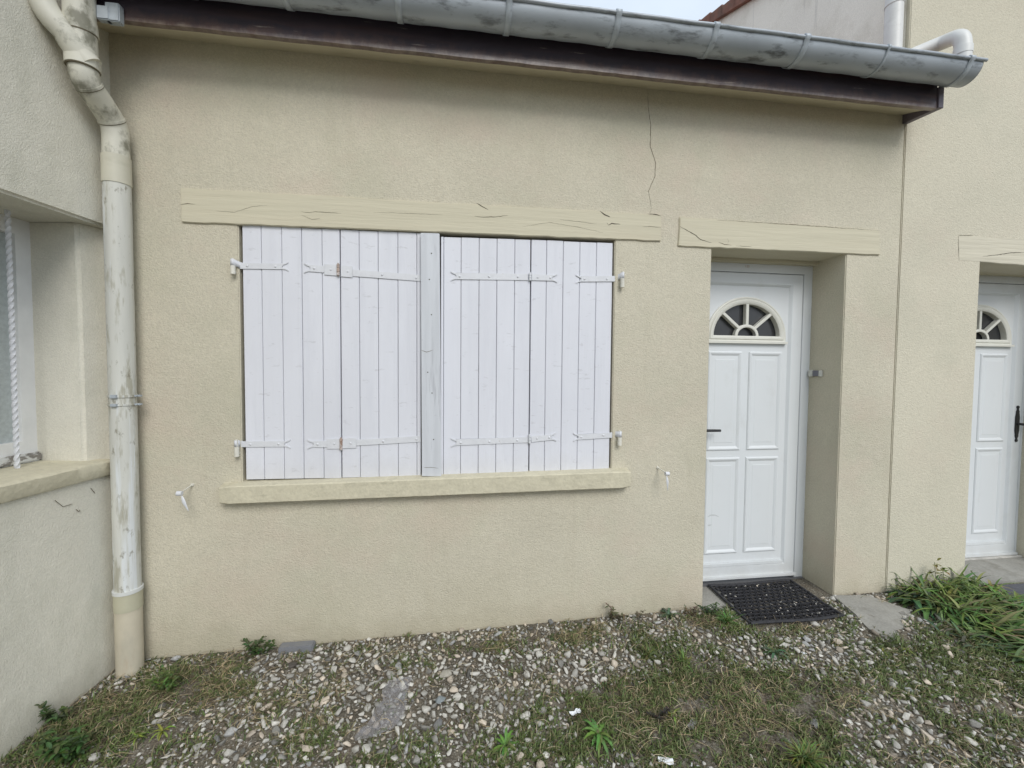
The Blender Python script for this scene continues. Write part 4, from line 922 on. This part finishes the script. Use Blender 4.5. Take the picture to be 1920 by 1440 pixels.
# ================================================================== CORNER DRAINPIPE
dp = thing('drainpipe', 'weathered cream and grey drainpipe in the corner between the two house walls', 'drainpipe', (-1.527, -.075, -.06))
def cx_(y_): return np.interp(y_, [330, 700, 1255], [-1.521, -1.523, -1.532])
def pz(py): return float(Y(232, py, -.075)[2])
PX = -1.525
def seg(name, m, za, zb, r, label=None, par=dp):
    mb = MB(); mb.tube([(PX, -.075, za), (PX, -.075, (za+zb)/2), (PX, -.075, zb)], r, 28); return mb.build(name, m, par, smooth=True, label=label)
z_c0, z_c1 = pz(348), pz(296)
seg('pipe', M_PIPE_OLD, pz(1112), z_c0+.01, .0505, 'long middle pipe with white paint streaks')
seg('collar', M_PIPE_CREAM, z_c0, z_c1, .0535)
seg('sleeve', mat('sleeve_green_grey', (.47, .45, .33), .6, noise=[(10, .06, 3)]), pz(1140), pz(1108), .0545)
seg('sleeve_lip', mat('lip_white', (.62, .63, .61), .6), pz(1108), pz(1102), .0575)
seg('base_pipe', mat('base_pipe_beige', (.54, .49, .38), .65, noise=[(9, .08, 4)], stains=[((.42, .40, .32), 6, .5, .7, .6, (2, 2, .5)), ((.42, .29, .18), 5, .58, .75, .5, (2, 2, .6))]), -.16, pz(1140), .052)
for zz, th in ((pz(742), .006), (pz(758), .004)):
    c = thing_part('pipe_clamp', dp); mb = MB()
    L = [[(PX+r_*math.cos(k*math.pi/14), -.075+r_*math.sin(k*math.pi/14), zz+h) for k in range(28)] for r_, h in ((.0507, -th), (.0545, -th), (.0545, th), (.0507, th))]
    mb.loops(L, cap=False); mb.build('band', M_PIPE_OLD, c, smooth=True)
    mb = MB(); mb.box(PX-.012, PX+.014, -.137, -.126, zz-th-.002, zz+th+.002); mb.box(PX+.05, PX+.078, -.083, -.067, zz-.004, zz+.004); mb.tube([(PX+.064, -.092, zz), (PX+.064, -.06, zz)], .005, 8)
    mb.build('screw', M_BRACK, c, bevel=.001)
# swan neck up to the gutter outlet
U0 = np.array([PX, -.075, z_c1]); U1 = np.array([PX, -.075, pz(255)]); top_y = -.225
W1 = X(166, 130, PX+.005); W2 = X(163, 60, PX+.005)
top_y = -.232
k_ = lambda px, py: X(px, py, PX)
mid0 = k_(200, 205); mid1 = k_(167, 165)
up0 = np.array([PX-.004, -.236, float(k_(163, 128)[2])])
path = smooth_path([U0-[0, 0, .01], U1, U1+[0, -.018, .05], (U1+up0)/2+[0, 0, .0], up0+[0, .014, -.055], up0, up0+[0, -.005, .04]], 7)
mb = MB(); mb.tube(path, .0495, 28); mb.build('swan_neck', M_PIPE_TOP, dp, smooth=True, label='stained double bend below the gutter')
zj = float(up0[2]); 
def ring(par, c, d, r, h, m, name='joint'):
    d = np.array(d)/np.linalg.norm(d); mb = MB(); mb.tube([np.array(c)-d*h/2, np.array(c)+d*h/2], r, 28); return mb.build(name, m, par, smooth=True)
U = (1, 1, 1)
ring(dp, up0+[0, -.002, .014], (0, -.02, 1), .0565, .05, M_PIPE_TOP, 'socket'); ring(dp, up0+[0, -.002, -.0125], (0, -.02, 1), .054, .005, M_CRACKLT, 'seam')
for q_, hh_ in ((14, .052), (26, .0525)):           # rims of the two bends
    a_, b_ = np.array(path[q_]), np.array(path[q_+1]); ring(dp, a_, b_-a_, .0508, .004, M_CRACKLT, 'seam'); ring(dp, a_+(b_-a_)/np.linalg.norm(b_-a_)*.006, b_-a_, .0518, .010, M_PIPE_TOP, 'rim')
br = thing_part('branch', dp, 'side branch coming down from the left roof')
top = np.array([PX, -.250, 3.02]); mb = MB(); mb.tube([up0+[0, -.004, .03], (up0+top)/2+[0, -.006, 0], top], .0515, 28); mb.build('riser', M_PIPE_TOP, dp, smooth=True)
ring(dp, up0+[0, -.010, .150], (0, -.1, 1), .056, .05, M_PIPE_TOP, 'socket'); ring(dp, up0+[0, -.0095, .123], (0, -.1, 1), .0535, .005, M_CRACKLT, 'seam')
jn = up0+np.array([0, -.006, .075])
def near(px, py, y): return Y(px, py, y)
b1 = near(128, 68, -.275); b2 = near(88, 20, -.30); b3 = near(62, -45, -.31); b0 = near(160, 118, -.238)
mb = MB(); mb.tube(smooth_path([b0+[.02, .0, -.01], (b0+b1)/2, b1, b2, b3, b3+[-.06, 0, .15]], 6), .044, 28); mb.build('branch_pipe', M_PIPE_TOP, br, smooth=True)
dr_ = b1-b0; ring(br, b0+dr_*.62, dr_, .0475, .06, M_PIPE_TOP, 'collar')
mb = MB(); mb.tube([(PX, -.25, 2.945), (PX, -.262, 2.99), (PX+.01, YC, 3.0)], [.052, .058, .06], 24); mb.build('outlet', M_ZINC, dp, smooth=True)
# bracket block on fascia end
mb = MB(); q0 = Y(205, 46, -.2); q1 = Y(231, 14, -.2); mb.box(q0[0], q1[0], -.225, -.192, q0[2], q1[2]); mb.box(q0[0]-.03, q0[0]+.02, -.23, -.2, q0[2]+.0, q1[2]-.02)
mb.build('gutter_clip', M_BRACK, house, bevel=.004)

# ================================================================== MAT, SLAB, SMALL THINGS
def mat_z(x, y):
    return np.interp(y, [-.21, -.06, 0, .22], [float(g(1.95, -.2))+.012, -.012, -.008, -.006])+.003*math.sin(x*9)+.0
mtt = MB()
x0, x1, y0, y1 = MATX[0]+.0, MATX[1]-.0, MATX[2], MATX[3]
def mp(x, y):                                    # mat slightly skewed
    sx = x-.02*(y1-y)/.4+.0; return (sx, y)
pr = .0195; cols_ = int((x1-x0-.03)/(2*pr)); rows_ = int((y1-y0-.03)/(pr*1.74))
for j in range(rows_+1):
    for i in range(cols_+1):
        cx = x0+.015+pr+i*2*pr+(pr if j % 2 else 0); cy_ = y0+.018+pr*.8+j*pr*1.74
        if cx+pr*.6 > x1 or cy_+pr*.6 > y1: continue
        L = []; X0_, Y0_ = mp(cx, cy_); zz = mat_z(X0_, Y0_)
        for r_, h in ((pr*1.0, 0), (pr*1.0, .010), (pr*.92, .013), (pr*.80, .012), (pr*.76, .001)):
            L.append([(X0_+r_*math.cos(t*math.pi/5), Y0_+r_*.92*math.sin(t*math.pi/5), zz+h) for t in range(10)])
        mtt.loops(L, cap=False)
for (a, b) in (((x0, y0), (x1, y0)), ((x1, y0), (x1, y1)), ((x1, y1), (x0, y1)), ((x0, y1), (x0, y0))):
    n = 24; P = []
    for k in range(n+1):
        t = k/n; X0_, Y0_ = mp(a[0]+(b[0]-a[0])*t, a[1]+(b[1]-a[1])*t); P.append((X0_+random.uniform(-.001, .001), Y0_+.004*math.sin(t*7), mat_z(X0_, Y0_)+.0065))
    mtt.tube(P, .0085, 8)
mt = mtt.build('doormat', M_RUB, smooth=True); tag(mt, 'black rubber ring doormat in front of the white front door', 'doormat')
# grit caught in the mat
n = 75; px_ = RNG.uniform(x0+.02, x1-.02, n); py_ = RNG.uniform(y0+.02, y1-.02, n); zz = np.array([mat_z(a, b) for a, b in zip(px_, py_)])+.006
rr = RNG.uniform(.004, .012, n); s2 = stones('mat_grit', px_, py_, zz, rr, .2); tag(s2, 'pale grit and small pebbles caught in the rubber mat', 'gravel', kind='stuff')
mb = MB(); P = wig(slab_poly, .006, .05, 4); n = len(P)
vs = [(x, y, float(g(x, y))+.010+(.004 if y > -.2 else -.010)) for x, y in P]+[(x, y, -.12) for x, y in P]
cxm = sum(p[0] for p in P)/n; cym = sum(p[1] for p in P)/n; vs.append((cxm, cym, float(g(cxm, cym))+.014))
mb.add(vs, [(2*n, i, (i+1) % n) for i in range(n)]+[(i, i+n, (i+1) % n+n, (i+1) % n) for i in range(n)])
o = mb.build('concrete_slab', M_CONC, smooth=True); tag(o, 'tapering grey concrete slab in the gravel right of the rubber mat', 'concrete slab')
mb = MB(); mb.slab([(3.42, -.46), (4.25, -.46), (4.25, -.055), (3.42, -.055)], .006, .022)
o = mb.build('doormat', M_MAT2, bevel=.003); tag(o, 'dark grey flat mat on the ground before the right hand door', 'doormat')
mb = MB(); mb.slab([(3.28, -.5), (4.4, -.5), (4.4, -.004), (3.28, -.004)], -.1, .004); o = mb.build('paving_slab', M_CONC, bevel=.004)
tag(o, 'pale concrete paving before the neighbouring door under the grey mat', 'paving slab')
# grey plastic strip at wall foot
a, b = Y(521, 1229, -.055), Y(587, 1213, -.055); mb = MB(); mb.box(a[0], b[0], -.058, -.006, a[2]-.01, b[2]+.008)
o = mb.build('cable_cover', M_GREYPL, bevel=.006); tag(o, 'short grey plastic cover strip at the foot of the beige wall', 'plastic strip')
# plastic sheet
poly = [(728, 1281), (752, 1277), (773, 1271), (764, 1300), (762, 1318), (757, 1345), (735, 1368), (712, 1382), (690, 1394), (667, 1404), (664, 1392), (680, 1375), (697, 1352), (706, 1332), (718, 1318), (716, 1300)]
W = [G(*q)[:2] for q in poly]; vv = [Vector((p[0], p[1], 0)) for p in W]
bm = bmesh.new(); f = bm.faces.new([bm.verts.new(v) for v in vv]); bmesh.ops.triangulate(bm, faces=[f])
for _ in range(4): bmesh.ops.subdivide_edges(bm, edges=bm.edges, cuts=1, use_grid_fill=False); bmesh.ops.triangulate(bm, faces=bm.faces)
for v in bm.verts:
    x, y = v.co.x, v.co.y; v.co.z = float(gz(x, y))+.016+.012*float(vnoise(np.array(x), np.array(y), 28, 5))+.006*abs(float(vnoise(np.array(x), np.array(y), 60, 6)))
me = bpy.data.meshes.new('plastic_sheet'); bm.to_mesh(me); bm.free(); me.materials.append(M_FILM)
for p in me.polygons: p.use_smooth = False
o = bpy.data.objects.new('plastic_sheet', me); C.objects.link(o); md = o.modifiers.new('t', 'SOLIDIFY'); md.thickness = .0004
tag(o, 'torn piece of clear crumpled plastic sheet lying on the gravel', 'plastic sheet')
def scrap(px, py, sz, label, seed, m=M_PAPER):
    rg = random.Random(seed); p = G(px, py); p[2] = float(gz(p[0], p[1]))+.012; mb = MB(); n = 5; vs = []; a = rg.uniform(0, 3)
    for i in range(n):
        for j in range(n):
            u, v = (i/(n-1)-.5)*sz*1.6, (j/(n-1)-.5)*sz*.8*(1-.3*i/n)
            vs.append((p[0]+u*math.cos(a)-v*math.sin(a)+rg.uniform(-1, 1)*sz*.05, p[1]+u*math.sin(a)+v*math.cos(a), p[2]+rg.uniform(0, 1)*sz*.35))
    mb.add(vs, [(i*n+j, (i+1)*n+j, (i+1)*n+j+1, i*n+j+1) for i in range(n-1) for j in range(n-1)])
    o = mb.build('paper_scrap', m); md = o.modifiers.new('t', 'SOLIDIFY'); md.thickness = .0006; tag(o, label, 'litter'); return o
scrap(1079, 1341, .03, 'crumpled white scrap just above the bright green dandelion', 1)
scrap(1248, 1432, .034, 'white and dark torn scrap at the bottom edge below the dry grass', 2)
scrap(1298, 1363, .032, 'small translucent white scrap right of the dark hollow in the grass', 3, M_FILM)
scrap(1527, 1360, .032, 'pale grey crumpled scrap in the gravel right of the dry grass', 4, M_FILM)
# single recognisable stones
def rock(px, py, r, col, label, k):
    p = G(px, py); z = float(gz(p[0], p[1])); mb = MB(); PV, PF = protos[k]; V = PV*r
    mb.add([(p[0]+v[0], p[1]+v[1], z+v[2]+r*.35) for v in V], [tuple(f) for f in PF]); mb.c = [col]*len(mb.v)
    o = mb.build('stone', M_STONE, tint=True); tag(o, label, 'stone')
rock(835, 1266, .040, (.34, .32, .27), 'largest beige stone above and right of the clear plastic', 3)
rock(826, 1311, .032, (.25, .28, .29), 'blue grey stone right of the clear plastic sheet', 7)
rock(222, 1284, .024, (.62, .60, .56), 'smooth white stone just below the drainpipe foot', 5)
rock(547, 1250, .030, (.09, .08, .07), 'flat dark brown stone just below the grey plastic strip', 9)
rock(1508, 1228, .018, (.68, .69, .7), 'small round white pebble in the gravel in front of the doormat', 2)
